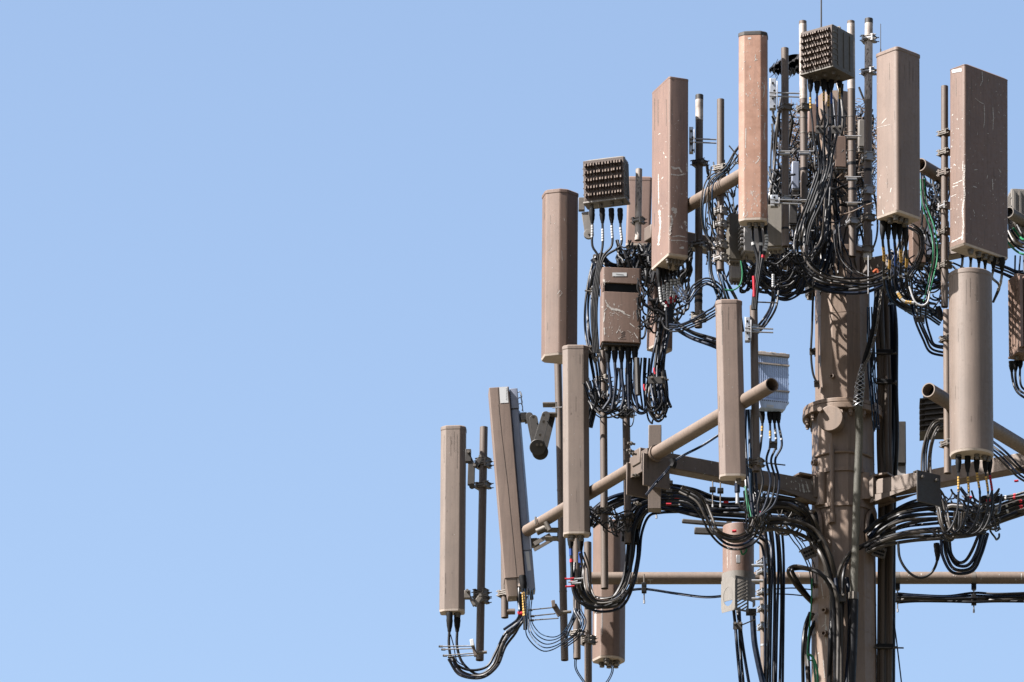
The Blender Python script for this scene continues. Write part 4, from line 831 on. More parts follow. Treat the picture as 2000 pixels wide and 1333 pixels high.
# standoff rods that hold cables off the pipe feet
def rods(label, lines, Y, post, cap, Yp):
    th = thing('cable_standoff', label, 'bracket', P(*post[0], Yp), 'cable standoffs on the pipe feet')
    for a, c in lines: b = MB(); b.cyl(P(*a, Y), P(*c, Yp), 1.3 * u0, n=8); b.cyl(P(*a, Y), P(a[0] + 8, a[1], Y), 2.4 * u0, n=8); b.build('rod', 'dark', th)
    b = MB(); b.bar(P(*post[0], Yp), P(*post[1], Yp), 6 * u0, 10 * u0); b.build('angle_post', 'pipe', th, bevel=.002)
    b = MB(); b.bar(P(post[1][0], post[1][1] + 5, Yp - .03), P(post[1][0] - 2, post[1][1] - 8, Yp - .03), 7 * u0, 11 * u0); b.build('end_tip', cap, th, bevel=.004)
    b = MB(); b.cyl(P(post[0][0], post[0][1] - 6, Yp), P(post[0][0] + 22, post[0][1] - 8, Yp), 3.2 * u0, n=10); b.build('bolt', 'galvd', th)
rods('four rods at the foot of the leftmost pipe with a white tip', [((857, 1263), (924, 1262)), ((862, 1269), (925, 1267)), ((865, 1281), (928, 1276)), ((875, 1284), (928, 1280))], YL(900) - .1, ((929, 1282), (923, 1258)), 'label', YL(930))
rods('three rods near the foot of the pipe behind the two connector antenna', [((1032, 1192), (1080, 1187)), ((1036, 1204), (1084, 1199)), ((1035, 1212), (1090, 1208))], YL(1040), ((1094, 1203), (1082, 1182)), 'pipe', YL(1094) + .1)

for (x0, y0, x1, y1, Y, m, lb) in ((1546, 318, 1560, 372, -1.3, 'skytint', 'small blue grey amplifier between the brown pipe and the left bleached pipe'), (1540, 395, 1556, 440, -1.2, 'dark', 'small dark amplifier low between brown pipe and left bleached pipe'), (1578, 205, 1594, 262, -.9, 'pink', 'narrow brown box just right of the left bleached pipe'), (1630, 268, 1652, 330, -.8, 'brown', 'brown box half hidden behind the topmost radio cables'), (1676, 236, 1688, 290, -.8, 'grey', 'slim grey box left of the black capped pipe')):
    slab('amplifier', lb, 'radio', x0, y0, x1, y1, Y, 16, m, 8, group='small amplifiers at the tower top')
for k, (x, y, Y) in enumerate(((1571, 300, -1.35), (1571, 395, -1.35), (1572, 455, -1.35), (1664, 270, -1.25), (1664, 350, -1.25), (1665, 400, -1.25), (1533, 300, -3.25), (1407, 380, -2.5))):
    th = thing('pipe_bracket', 'small steel bracket on %s' % ['the left bleached pipe, upper of three', 'the left bleached pipe, middle of three', 'the left bleached pipe, lower of three', 'the hidden bleached pipe, upper of three', 'the hidden bleached pipe, middle of three', 'the hidden bleached pipe, lower of three', 'the brown pipe beside the rusty antenna', 'the right one of the two thin upper pipes'][k], 'bracket', P(x, y, Y), 'small brackets on the upper pipes')
    b = MB(); c = P(x, y, Y); b.box(c, (20 * u0, 7 * u0, 7 * u0)); b.box(c + Vector((9 * u0, 4 * u0, 0)), (2 * u0, 12 * u0, 10 * u0)); b.build('plate', 'galvd' if k % 2 else 'galv', th, bevel=.003)
    b = MB(); b.cyl(c + Vector((-14 * u0, -.03, .01)), c + Vector((18 * u0, -.03, .01)), 1.3 * u0, n=8); b.build('threaded_rod', 'galv', th)
# ---------------------------------------------------------------- cables
def bl(lbl, grp, pts, Y, r, n, sp, **k): return bundle(pts, Y, r, n, sp, lbl, grp, **k)
TY = ((.10, .24, 'yellow', 5),); TW = ((.10, .26, 'white', 6),); TWR = ((.08, .22, 'white', 5), (.23, .31, 'red', 2)); TB = ((.02, .16, 'blue', 1),)
# --- below the leftmost antenna
cable([(878, 1197), (878, 1225), (877, 1262), (885, 1292), (915, 1309), (950, 1303), (968, 1275), (985, 1240), (1008, 1218), (1020, 1190), (1023, 1160)], YL(900), 3, 'black', 'left of two cables hanging from the leftmost antenna, red band near its top', 'cables of the leftmost antenna', boot=(38, 6.2), tapes=((.07, .085, 'red', 1),))
cable([(893, 1197), (893, 1230), (893, 1265), (905, 1297), (935, 1318), (962, 1300), (978, 1262), (1000, 1228), (1020, 1205), (1028, 1165)], YL(900) + .1, 3, 'black', 'right of two cables hanging from the leftmost antenna, yellow band near its top', 'cables of the leftmost antenna', boot=(38, 6.4), tapes=((.075, .105, 'yellow', 2),))
bl('black cable drooping in the lowest left loop below the leftmost antenna', 'cables in the lowest left loop', [(880, 1285), (900, 1315), (940, 1322), (970, 1300), (984, 1262), (1004, 1232), (1018, 1200), (1016, 1160)], YL(920) + .15, 2.8, 3, 3.2, alt=['dusty', 'navy', 'black'])
cable([(880, 1240), (886, 1262), (892, 1290), (905, 1300)], YL(900), 1.2, 'navy', 'thin dark wire beside the cables of the leftmost antenna')
# --- below the tilted antenna
bl('black cable dropping from the foot of the tilted antenna', 'cables under the tilted antenna', [(1017, 1130), (1018, 1165), (1020, 1195), (1014, 1215), (990, 1236)], YL(1000) - .2, 3.2, 4, 7, alt=['black', 'navy'])
cable([(1020, 1125), (1023, 1150), (1025, 1185), (1026, 1230)], YL(1010) - .35, 4.6, 'boot', 'thick black cable with yellow dots at the foot of the tilted antenna', boot=(34, 7), tapes=((.30, .75, 'yellow', 9),))
bl('thin blue cable sagging right from the tilted antenna', 'thin blue cables sagging low on the left', [(1031, 1150), (1032, 1205, 0, .5), (1040, 1238, 0, 1), (1065, 1258, 0, 1.3), (1095, 1250, 0, .8), (1112, 1225, 0, .4), (1127, 1190, 0, .4)], YL(1060), 1.3, 5, 11, m='cyan', alt=['cyan', 'cyan', 'navy'])
for x in (1013, 1019): cable([(x, 1195), (x + 1, 1199), (x + 7, 1199)], YL(1000) - .35, 3, 'red', 'short red tape wrapped on the black cables under the tilted antenna', 'red tapes under the tilted antenna', cat='tape', name='tape_wrap')
# --- below the two connector antenna
GA = 'cables of the two connector antenna'
cable([(1114, 1040), (1115, 1075), (1117, 1110), (1120, 1155), (1135, 1178), (1170, 1187), (1205, 1172), (1228, 1130), (1234, 1080), (1240, 1030), (1262, 998), (1300, 985)], YL(1120) - .1, 3.6, 'black', 'left cable of the antenna with two connectors, blue and red bands', GA, boot=(34, 6.4), tapes=((.07, .12, 'blue', 1), (.14, .16, 'red', 1), (.19, .20, 'red', 1)))
cable([(1133, 1040), (1134, 1075), (1134, 1120), (1138, 1155), (1155, 1175), (1190, 1175), (1215, 1140), (1225, 1090), (1232, 1030), (1255, 990), (1290, 975)], YL(1120), 4.2, 'black', 'right cable of the antenna with two connectors, wrapped in blue', GA, boot=(36, 7), tapes=((.09, .19, 'blue', 1),))
bl('black cable in the big loop crossing the bottom antenna', 'cables looping across the bottom antenna', [(1130, 1100), (1128, 1140), (1140, 1168), (1170, 1182), (1205, 1175), (1225, 1140), (1238, 1090), (1243, 1040), (1258, 1000), (1290, 988), (1330, 988)], YL(1130) + .1, 3.2, 5, 12, alt=['black', 'navy', 'dusty'])
bl('pale edged cable in the small loop right of the two connectors', 'cables in the small inner loop', [(1136, 1080), (1145, 1110), (1150, 1150), (1165, 1172), (1200, 1170), (1222, 1150), (1234, 1120)], YL(1140) - .2, 2, 3, 5, alt=['dusty', 'black'])
bl('thin wire running down beside the short low pipe', 'thin wires beside the short low pipe', [(1130, 1150), (1128, 1190), (1138, 1215), (1128, 1240), (1100, 1262)], .6, 1.4, 4, 6, alt=['navy', 'black'])
bl('thin wire curling out of the open foot of the short low pipe', 'thin wires under the short low pipe', [(1125, 1282), (1125, 1305), (1135, 1325), (1150, 1345)], 1.0, 1.1, 2, 3, m='navy')
bl('thin wire curving down from the bare connector plate', 'thin wires under the bottom antenna', [(1196, 1300), (1196, 1312), (1188, 1328), (1175, 1345)], 2.5, 1.1, 2, 3, m='navy')
for i, (x, y) in enumerate(((1113, 1131), (1120, 1137), (1114, 1146), (1131, 1131), (1127, 1140))):
    cable([(x - 10, y), (x - 2, y), (x + 8, y - 1)], YL(1120) - .2, 2.2, 'red' if x < 1120 else 'steelb', 'small bolt with a red or steel end gripping the cables left of the level rail', 'cable clamp bolts at the left end of the level rail', cat='bolt', name='clamp_bolt')
cable([(1140, 1143), (1142, 1165), (1146, 1190)], .6, 3.5, 'boot', 'short capped black cable end hanging left of the bottom antenna')
# --- arch of cables from the left loops to the pole
GC = 'cables arching from the left loops to the pole'
bl('black cable in the upper arch under the square arm', 'upper arch cables', [(1150, 1020), (1190, 985), (1240, 968), (1300, 958), (1350, 968), (1400, 985), (1460, 985), (1520, 985), (1570, 1005), (1592, 1045)], .6, 3.6, 7, 11, alt=['black', 'navy', 'black', 'dusty'])
bl('black cable in the lower arch ending on the pole face', 'lower arch cables', [(1228, 1060), (1236, 1010), (1262, 985), (1310, 985), (1380, 998), (1450, 1002), (1520, 1008), (1570, 1012), (1600, 1045), (1618, 1100), (1624, 1180), (1622, 1345)], .2, 3.8, 7, 13, alt=['black', 'navy'])
bl('glossy black cable running into the left port of the pole', 'cables entering the left port', [(1485, 990), (1530, 985), (1562, 995), (1582, 1015), (1592, 1040), (1596, 1060)], -.35, 3.4, 6, 10, alt=['dusty', 'black'])
bl('thick glossy cable curving over the pole edge and down its face', 'thick cables on the left of the pole face', [(1480, 1022), (1540, 1026), (1585, 1045), (1612, 1085), (1628, 1140), (1634, 1200), (1632, 1345)], -.42, 4.6, 3, 9, alt=['dusty', 'black'])
bl('thick cable in the loop that turns back left of the pole', 'thick loop cables beside the pole', [(1612, 1200, .9), (1590, 1178, .6), (1562, 1145, .1), (1543, 1118), (1550, 1107), (1575, 1110), (1605, 1124), (1626, 1155), (1634, 1210), (1636, 1345)], -.5, 4.6, 2, 5, alt=['dusty', 'black'])
bl('dark cable running straight down the front of the pole', 'cables down the pole front', [(1640, 1130), (1642, 1180), (1640, 1260), (1636, 1345)], -.42, 4.6, 4, 16, alt=['navy', 'black'])
bl('grey cable bending right on the pole face above the conduit foot', 'grey bent cables on the pole face', [(1640, 1160), (1644, 1120), (1660, 1085), (1690, 1064), (1720, 1050)], -.46, 3.6, 2, 7, alt=['dusty', 'black'])
b_ = plate('cable_clamp', 'black clamp block holding the cables on the pole front', 'clamp', 1622, 1160, 1652, 1176, -.52, 'dark')
bl('arched black cable passing under the arm toward the lone antenna', 'drooping loops left of the canister', [(1300, 972), (1345, 975), (1375, 1000), (1393, 1035), (1418, 1062), (1450, 1066), (1474, 1048), (1484, 1015), (1482, 985)], -1.2, 2.7, 3, 8, alt=['black', 'navy'])
bl('glossy pale edged cable looping under the lone antenna', 'pale loops under the lone antenna', [(1330, 955), (1366, 975), (1384, 1010), (1400, 1040), (1436, 1052), (1466, 1040), (1480, 1010), (1478, 975), (1462, 940), (1452, 915)], -1.5, 2.6, 4, 6, alt=['dusty', 'dusty', 'black'])
cable([(1440, 925), (1442, 945), (1441, 965), (1446, 990), (1462, 1003)], -2.6, 2.4, 'black', 'single cable with a pale metal plug under the lone antenna')
cable([(1440, 926), (1440, 938), (1440, 944)], -2.7, 4.5, 'galv', 'pale metal plug under the lone antenna', cat='connector', name='cable_plug')
cable([(1440, 945), (1440, 955), (1440, 962)], -2.7, 6.2, 'navy', 'dark blue plug sleeve under the lone antenna', cat='connector', name='cable_plug')
cable([(1440, 963), (1440, 975), (1440, 984)], -2.7, 4, 'galv', 'lower pale plug under the lone antenna', cat='connector', name='cable_plug')
bl('thin green wire in the loops under the lone antenna', 'thin green wires near the lone antenna', [(1456, 950), (1461, 985), (1465, 1010)], -2.4, 1.1, 2, 3, m='green')
cable([(1446, 1072), (1450, 1083), (1457, 1078), (1458, 1068)], .6, 2, 'green', 'short green wire hook above the canister')
for x, y in ((1488, 1002), (1434, 1038)): cable([(x - 4, y), (x, y), (x + 4, y - 1)], -2.2, 3.4, 'red', 'small red cap among the cables below the lone antenna', 'red caps below the lone antenna', cat='cap', name='red_cap')
bl('black cable hanging down right of the canister and its pipe', 'vertical cables right of the canister pipe', [(1507, 1010), (1514, 1060), (1517, 1120), (1516, 1200), (1513, 1345)], 1.2, 3.1, 6, 15, alt=['navy', 'black'], wob=.6)
bl('black cable passing behind the canister from the arch', 'cables rising behind the canister', [(1460, 1045), (1485, 1052), (1500, 1075), (1503, 1150), (1500, 1345)], 1.9, 3, 3, 8, alt=['navy', 'black'])
bl('dark blue cable leaving the grey vented hood downward', 'cables under the vented hood', [(1438, 1190, 0, .6), (1442, 1220, 0, .6), (1447, 1270, 0, 1), (1455, 1345, 0, 1.4)], 1.2, 3.2, 3, 7, alt=['navy', 'black'])
cable([(1470, 1200), (1473, 1250), (1480, 1290), (1492, 1345)], 1.9, 6.5, 'navy', 'thick dark cable slanting behind the pipe below the hood')
rod([(1432, 1228), (1476, 1210)], 1.1, 1.3, 'galvd', 'thin rod clamping the cables below the vented hood', 'rod')
b_ = plate('cable_clamp', 'small black clamp on the cables below the vented hood', 'clamp', 1432, 1216, 1450, 1230, 1.0, 'dark')
bl('thin wire crossing level behind left of the vented hood', 'thin wires crossing left of the hood', [(1212, 1156), (1258, 1151), (1320, 1160), (1380, 1167), (1432, 1162)], 2.3, 1.5, 2, 2.6, m='navy', wob=.3)
cable([(1512, 1151), (1550, 1149), (1592, 1153)], 2.3, 1.5, 'navy', 'upper thin wire between the hood cables and the pole'); cable([(1512, 1160), (1550, 1162), (1592, 1167)], 2.3, 1.5, 'navy', 'lower thin wire between the hood cables and the pole')
bl('thin black wire dangling between arch and perforated plate', 'thin wires above the left perforated plate', [(1538, 1030), (1556, 1055), (1567, 1070), (1585, 1110), (1590, 1150)], -.2, 1.3, 3, 6, m='black')
bl('braided dark cable hugging the left edge of the pole at the bottom', 'braided cables at the pole bottom', [(1590, 1200), (1578, 1225), (1573, 1265), (1576, 1345)], -.2, 4, 3, 7, alt=['black', 'dusty'])
bl('green wire curling at the left edge of the pole bottom', 'green wires at the pole bottom', [(1585, 1130), (1584, 1190), (1578, 1280), (1590, 1295), (1592, 1345)], -.4, 1.8, 1, 2, m='green')
cable([(1577, 1277), (1588, 1285), (1596, 1310), (1597, 1345)], -.42, 2.6, 'green', 'thicker green wire end low on the pole edge')
# --- flexible conduit
def conduit():
    Y = -.47; C = spline(px3([(1677, 795), (1678, 850), (1674, 950), (1671, 1050), (1667, 1165)], Y), 30); u = u0; b = MB(); dense = []; rr = []
    for i in range(len(C) - 1):
        for k in range(4): dense.append(C[i].lerp(C[i + 1], k / 4)); rr.append((6.9 if k % 2 else 7.6) * u)
    b.tube(dense, rr, 16); o = b.build('flexible_conduit', paint('grey conduit skin', (.30, .31, .28), grime=.5, streak=.6)); tag(o, 'grey ribbed conduit running down the front of the pole', 'conduit')
    b = MB(); b.tube(spline(px3([(1667, 1165), (1668, 1180), (1666, 1250), (1662, 1345)], Y), 10), 8.6 * u, 16); b.build('lower_sleeve', 'black', o); b = MB(); b.cyl(P(1667, 1158, Y), P(1667, 1172, Y), 10 * u, n=8); b.build('collar', 'galvd', o)
    # chain and mesh grip above it
    o = MB(); q = spline(px3([(1722, 560), (1712, 640), (1700, 690), (1688, 715), (1680, 740)], -.44), 8)
    for i in range(0, len(q) - 2, 1):
        t = (q[i + 1] - q[i]).normalized(); s = t.orthogonal() if i % 2 else t.cross(t.orthogonal()); s.normalize(); c = q[i]
        o.tube([c + s * 2.6 * u * math.cos(a) + t * 6 * u * math.sin(a) for a in [2 * math.pi * k / 10 for k in range(11)]], .9 * u, 5, cap=False)
    tag(o.build('steel_chain', 'galvd'), 'steel chain slanting down beside the pole above the ribbed conduit', 'chain')
    o = MB()
    for s_ in (-1, 1):
        for j in range(4):
            pts = []
            for k in range(60):
                t = k / 59; x = 1684 - 9 * t; y = 712 + 84 * t; c = P(x, y, -.42); r = (3 + 6.5 * min(1, t * 2)) * u; a = s_ * (t * 15) + j * math.pi / 2; pts.append(c + Vector((math.cos(a) * r, math.sin(a) * r, 0)))
            o.tube(pts, .75 * u, 5)
    tag(o.build('mesh_grip', 'steelb'), 'woven steel grip sleeve above the ribbed conduit on the pole', 'cable grip')
    cable([(1714, 560), (1706, 640), (1690, 700), (1681, 740), (1677, 798)], -.40, 5.6, 'boot', 'thick black hose inside the steel grip on the pole')
conduit()
# --- riser cables on the right of the pole
bl('brown painted riser cable standing right of the pole', 'riser cables right of the pole', [(1722, 545), (1724, 640), (1727, 760), (1726, 860), (1730, 1000), (1728, 1345)], -.05, 5.2, 5, 10, m='browncable', alt=['browncable', 'browncable', 'dusty'], wob=.35, dy=.06)
bl('black riser cable behind the brown riser cables', 'black riser cables right of the pole', [(1730, 560), (1736, 640), (1735, 760), (1738, 860), (1734, 1000), (1732, 1345)], .18, 5.6, 5, 13, alt=['black', 'navy'], wob=.5)
bl('thin loop of wire right of the riser cables', 'thin wires at the riser cables', [(1700, 600), (1702, 720), (1706, 760), (1712, 840)], -.3, 1.6, 4, 6, alt=['navy', 'cyan'])
for y, l in ((690, 'highest'), (748, 'middle'), (1265, 'lowest')):
    th = thing('riser_clamp', 'clamp rail across the riser cables, %s of three' % l, 'clamp', P(1730, y, -.1), 'clamps on the riser cables'); b = MB(); b.cyl(P(1705, y, -.14), P(1765 if y > 1000 else 1752, y + 1, -.12), 1.6 * u0, n=8); b.build('rod', 'dark', th)
    b = MB(); b.box(P(1728, y - 2, -.12), (32 * u0, 6 * u0, 10 * u0)); b.build('clamp_block', 'boot', th, bevel=.006)
    b = MB(); b.cyl(P(1748, y, -.12), P(1752, y, -.12), (5 if y == 748 else 2.6) * u0, n=12); b.build('end_nut', 'dark', th)
cable([(1744, 1200), (1752, 1260), (1762, 1345)], 0, 1.5, 'navy', 'thin wire slanting away right of the riser cables at the bottom')
cable([(1702, 690), (1702, 712), (1701, 735), (1704, 790)], -.3, 2, 'navy', 'thin wire with a black plug between pole and riser cables', boot=(30, 4.6))
# --- right cable run under the right arm
bl('black cable in the right run from the port to the picture edge', 'right run cables', [(1700, 1052), (1722, 1030), (1762, 1012), (1810, 1005), (1860, 1004), (1915, 1010), (1955, 1002), (2030, 975)], -.35, 3.8, 8, 17, alt=['black', 'dusty', 'black', 'navy'])
bl('glossy thick cable in the lower right run across the pole front', 'lower right run cables', [(1692, 1075), (1725, 1058), (1780, 1046), (1850, 1042), (1905, 1038), (1950, 1015), (2030, 985)], -.5, 4.2, 4, 8, alt=['black', 'dusty'])
bl('black cable fanning upward from the right run behind the plate', 'upper right run cables', [(1715, 1040), (1735, 1015), (1765, 995), (1800, 985), (1830, 990)], -.2, 3, 4, 8, alt=['navy', 'black'])
cable([(1754, 1060), (1758, 1092), (1775, 1118), (1798, 1129), (1820, 1118), (1831, 1092), (1829, 1062)], -.6, 3, 'black', 'single hanging cable loop under the right run with a black boot', boot=(34, 6), bootend=True)
bl('black cable in the fourfold hanging loop under the right run', 'fourfold hanging loop', [(1846, 1055), (1850, 1085), (1866, 1108), (1892, 1106), (1908, 1080), (1922, 1040)], -.8, 3.8, 4, 10, alt=['black', 'navy'])
GP2 = 'pale cables looping beside the half round antenna'
bl('dusty pale cable looping up and over beside the half round antenna', GP2, [(1875, 1000), (1872, 1035), (1858, 1046), (1846, 1020), (1836, 975), (1812, 940), (1808, 900), (1815, 860), (1830, 832), (1850, 828)], YR(1850) + .2, 2.4, 5, 9, m='dusty', alt=['dusty', 'dusty', 'black'])
for i, (x, xe, tp) in enumerate(((1872, 1868, 'yellow'), (1890, 1888, 'yellow'), (1908, 1910, 'yellow'), (1925, 1926, 'yellow'), (1933, 1934, 'red'))):
    cable([(x, 890), (x, 925), (xe + 4, 965), (xe, 1005), (xe - 14, 1035), (xe - 35, 1045), (xe - 55, 1035)], YR(1896) - .95 + .04 * i, 2.4, 'black', ['first', 'second', 'third', 'fourth', 'fifth'][i] + ' cable from the left under the half round antenna', 'cables of the half round antenna', boot=(34, 6), tapes=((.20, .36, tp, 6), (.37, .41, 'white' if i % 2 else 'cyan', 1)))
bl('black cable with a thick boot lying level at the right edge', 'booted cables at the right edge', [(1920, 978), (1955, 974), (1985, 970), (2030, 958)], -1.6, 3.2, 2, 7, boot=(48, 7), tapes=((.42, .46, 'white', 1), (.55, .60, 'red', 1)))
bl('black cable with a fat sleeve just under the level booted ones', 'sleeved cables at the right edge', [(1895, 1000), (1940, 1000), (1970, 992), (2030, 975)], -1.4, 3.2, 2, 8, boot=(60, 8), tapes=((.52, .56, 'white', 1), (.70, .76, 'red', 1)))
bl('thin cable slanting down right from the half round antenna', 'slanting cables right of the half round antenna', [(1930, 868), (1960, 890), (1995, 925), (2030, 945)], -1.2, 2.6, 4, 9, alt=['navy', 'dusty'])
for x, y in ((1894, 972), (1930, 978), (1795, 929), (1985, 940)): cable([(x - 4, y), (x, y), (x + 4, y - 1)], -3.3 if x < 1980 else -1.5, 2.8, 'red', 'small red cap at %s' % {1894: 'the left cables under the half round antenna', 1930: 'the right cables under the half round antenna', 1795: 'the top of the dark folded plate', 1985: 'the right square arm near the edge'}[x], 'red caps near the half round antenna', cat='cap', name='red_cap')
cable([(1851, 990), (1860, 988), (1880, 990)], -3.2, 4, 'lightgrey', 'pale square ended block among the cables under the half round antenna', cat='block', name='cable_block')
bl('black cable in the level bundle under the rail at right', 'level bundle under the long rail', [(1752, 1168), (1790, 1168, 0, .7), (1850, 1170, 0, .6), (1902, 1168, 0, 1), (1950, 1168, 0, .8), (2030, 1166)], 2.4, 2.9, 5, 9, alt=['black', 'navy', 'black', 'dusty'], wob=.4)
# --- small wires on the pole left edge
cable([(1588, 572), (1586, 640), (1584, 690), (1588, 730), (1598, 752)], -.15, 2.5, 'black', 'black wire down the upper left edge of the pole'); plate('cable_clamp', 'small black clamp on the wire left of the upper pole', 'clamp', 1581, 681, 1593, 694, -.2, 'dark'); plate('cable_clamp', 'small brown clamp lower on the wire left of the upper pole', 'clamp', 1590, 745, 1600, 757, -.25, 'pipe')
# --- finned grey radio
for i, x in enumerate((1488, 1503, 1512, 1520)):
    cable([(x, 798), (x + 1, 830), (x - 2 + 3 * i, 870), (x - 6, 900), (x + 2, 940), (x - 8, 985), (1482, 1010)], -2.55, 2.6, 'navy' if i % 2 else 'black', ['leftmost', 'second', 'third', 'rightmost'][i] + ' cable hanging from the blue grey finned radio', 'cables of the blue grey finned radio', boot=(30, 5.6), tapes=((.18, .23, 'yellow' if i < 2 else 'white', 2), (.25, .27, 'white', 1)))
bl('dark cable behind the pipe at the lone antenna', 'cables behind the pipe by the lone antenna', [(1462, 800), (1462, 850), (1464, 910), (1468, 960), (1474, 1010)], -2.2, 3, 5, 9, alt=['navy', 'black', 'cyan'])
rod([(1500, 905), (1534, 909)], -2.6, 1.4, 'dark', 'thin rod sticking out right of the hanging radio cables', 'rod')
plate('cable_clamp', 'black clamp on the cables under the blue grey radio', 'clamp', 1502, 862, 1518, 876, -2.75, 'dark')
# --- long sweep from the pink lit antenna to behind the lone antenna
GS = 'thick sweep of cables behind the lone antenna'
bl('thick black cable sweeping right behind the lone antenna', GS, [(1298, 605), (1318, 632), (1350, 655), (1398, 672), (1440, 690)], -1.2, 3.4, 4, 7, alt=['black', 'navy'])
bl('black cable hanging in the bunch between brown box and thin pipe', 'hanging bunch right of the slotted box', [(1302, 610), (1295, 650), (1288, 690), (1284, 735), (1290, 780), (1298, 800)], -1.0, 3.2, 6, 12, alt=['black', 'navy'])
bl('black cable in the narrow hanging loops below the slotted box', 'narrow loops under the slotted box', [(1276, 730), (1270, 765), (1274, 800), (1286, 818), (1297, 800), (1296, 760), (1290, 725)], -.9, 2.4, 5, 7, alt=['black', 'dusty'])
rod([(1280, 742), (1306, 742)], -1.2, 2, 'dark', 'short rod through the hanging bunch', 'rod'); plate('cable_clamp', 'black clamp round the hanging bunch right of the slotted box', 'clamp', 1266, 736, 1300, 750, -1.25, 'dark')
for x, y in ((1278, 725), (1258, 757)): cable([(x, y - 6), (x, y), (x + 2, y + 6)], -1.3, 2.2, 'red', 'red mark on the cables below the slotted box', 'red marks below the slotted box', cat='tape', name='tape_wrap')
# --- pink lit antenna
for i in range(6):
    x = 1286 + 7.5 * i; y = 528 - 5.5 * i
    cable([(x, y - 4), (x + 2, y + 28), (x + 6 - i, y + 62), (1301 + i * 2.5, 600), (1303 + i * 2, 640)], YU(1309) - .2 + .03 * i, 2.7, 'black', ['first', 'second', 'third', 'fourth', 'fifth', 'sixth'][i] + ' cable from the left under the pink lit antenna', 'cables of the pink lit antenna', boot=(30, 5), tapes=((.30, .55, 'white', 6), (.57, .68, 'red' if i % 2 else 'white', 2)))
# --- finned radio upper left
for i, x in enumerate((1156, 1176, 1194, 1211)):
    cable([(x, 408), (x + 1, 445), (x + 1, 480), (1168 + i * 4, 505), (1160 + i * 3, 560), (1156 + i * 3, 620), (1160 + i * 3, 690)], YU(1180) + .05, 2.7, 'black', ['first', 'second', 'third', 'fourth'][i] + ' cable from the left under the brown finned radio', 'cables of the brown finned radio', boot=(30, 5.6), tapes=((.13, .22, 'white', 5),))
bl('black cable curving right from the finned radio to the dark tangle', 'cables right of the finned radio', [(1165, 500), (1185, 525), (1215, 530), (1250, 515), (1275, 500)], YU(1200) + .3, 2.8, 6, 12, alt=['black', 'navy'])
bl('black cable running down left of the slotted box', 'cables left of the slotted box', [(1166, 505), (1155, 550), (1150, 600), (1152, 650), (1160, 700), (1166, 760), (1150, 835)], YU(1160) + .2, 2.4, 5, 7, alt=['black', 'navy'])
rod([(1142, 568), (1156, 570)], YU(1150), 1.8, 'galvd', 'short rod with clamp left of the slotted box', 'rod'); plate('cable_clamp', 'black clamp on the cables left of the slotted box', 'clamp', 1150, 563, 1172, 577, YU(1150) + .1, 'dark')
plate('cable_clamp', 'black clamp on the cables under the brown finned radio', 'clamp', 1158, 498, 1176, 512, YU(1160) - .05, 'dark')
# --- slotted box
for i in range(5):
    x = 1188 + 13 * i; cable([(x, 676), (x, 712), (x + 3 - i, 740), (x + random.uniform(-8, 8), 775), (x - 10 + 4 * i, 800)], YU(1212) - .1, 3.4, 'navy', ['first', 'second', 'third', 'fourth', 'fifth'][i] + ' cable from the left under the slotted box', 'cables of the slotted box', boot=(34, 6.2))
bl('black cable curling round the pipes under the slotted box', 'curls round the pipes under the slotted box', [(1150, 745), (1165, 785), (1185, 800), (1205, 790), (1215, 760), (1218, 720)], -.5, 2, 7, 14, alt=['black', 'navy'], wob=3)
bl('black cable looping to the hanging bunch below the slotted box', 'loops right under the slotted box', [(1232, 700), (1232, 750), (1238, 785), (1252, 803), (1262, 795), (1258, 750), (1260, 700)], -.8, 2.3, 4, 7, alt=['black', 'navy'])
cable([(1244, 700), (1245, 735), (1246, 772)], -1.0, 6, 'dark', 'short stout dark sleeve hanging beside the slotted box', cat='sleeve', name='cable_sleeve')
# --- rusty antenna
for i, x in enumerate((1468, 1483, 1494)):
    cable([(x, 418), (x + 1, 450), (x + 3, 475), (1480 + 4 * i, 510), (1474 + 3 * i, 560), (1470 + 3 * i, 605)], YU(1471) + .05, 4, 'black', ['left', 'middle', 'right'][i] + ' thick cable under the rusty antenna', 'cables of the rusty antenna', boot=(36, 6), tapes=(((.30, .34, 'white', 1),) if i < 2 else ((.22, .40, 'white', 6), (.42, .46, 'red', 1))))
cable([(1472, 540), (1473, 565), (1473, 580)], YU(1471) - .1, 3.4, 'red', 'red sleeve hanging under the rusty antenna', cat='sleeve', name='cable_sleeve'); cable([(1510, 535), (1510, 550), (1510, 563)], YU(1500) - .1, 2.8, 'black', 'white ringed cable piece under the rusty antenna', tapes=((.05, .95, 'white', 6),))
cable([(1447, 510), (1450, 535), (1446, 556), (1432, 567), (1415, 566)], YU(1440), 1.8, 'green', 'green ground cable curving under the pale notched box')
bl('black cable looping left of the pole under the tangle', 'loops left of the pole', [(1566, 545), (1556, 565), (1535, 577), (1512, 572), (1490, 552), (1470, 545)], -1.6, 2.8, 5, 9, alt=['navy', 'black'])
bl('black cable dropping from the junction to the pipe of the lone antenna', 'drop to the pipe of the lone antenna', [(1514, 568), (1510, 600), (1496, 628), (1478, 648), (1465, 655)], -2.6, 2.6, 3, 5, alt=['black', 'navy'])
rod([(1470, 590), (1520, 592)], -2.8, 1.5, 'dark', 'thin rod just above the pipe of the lone antenna', 'rod')
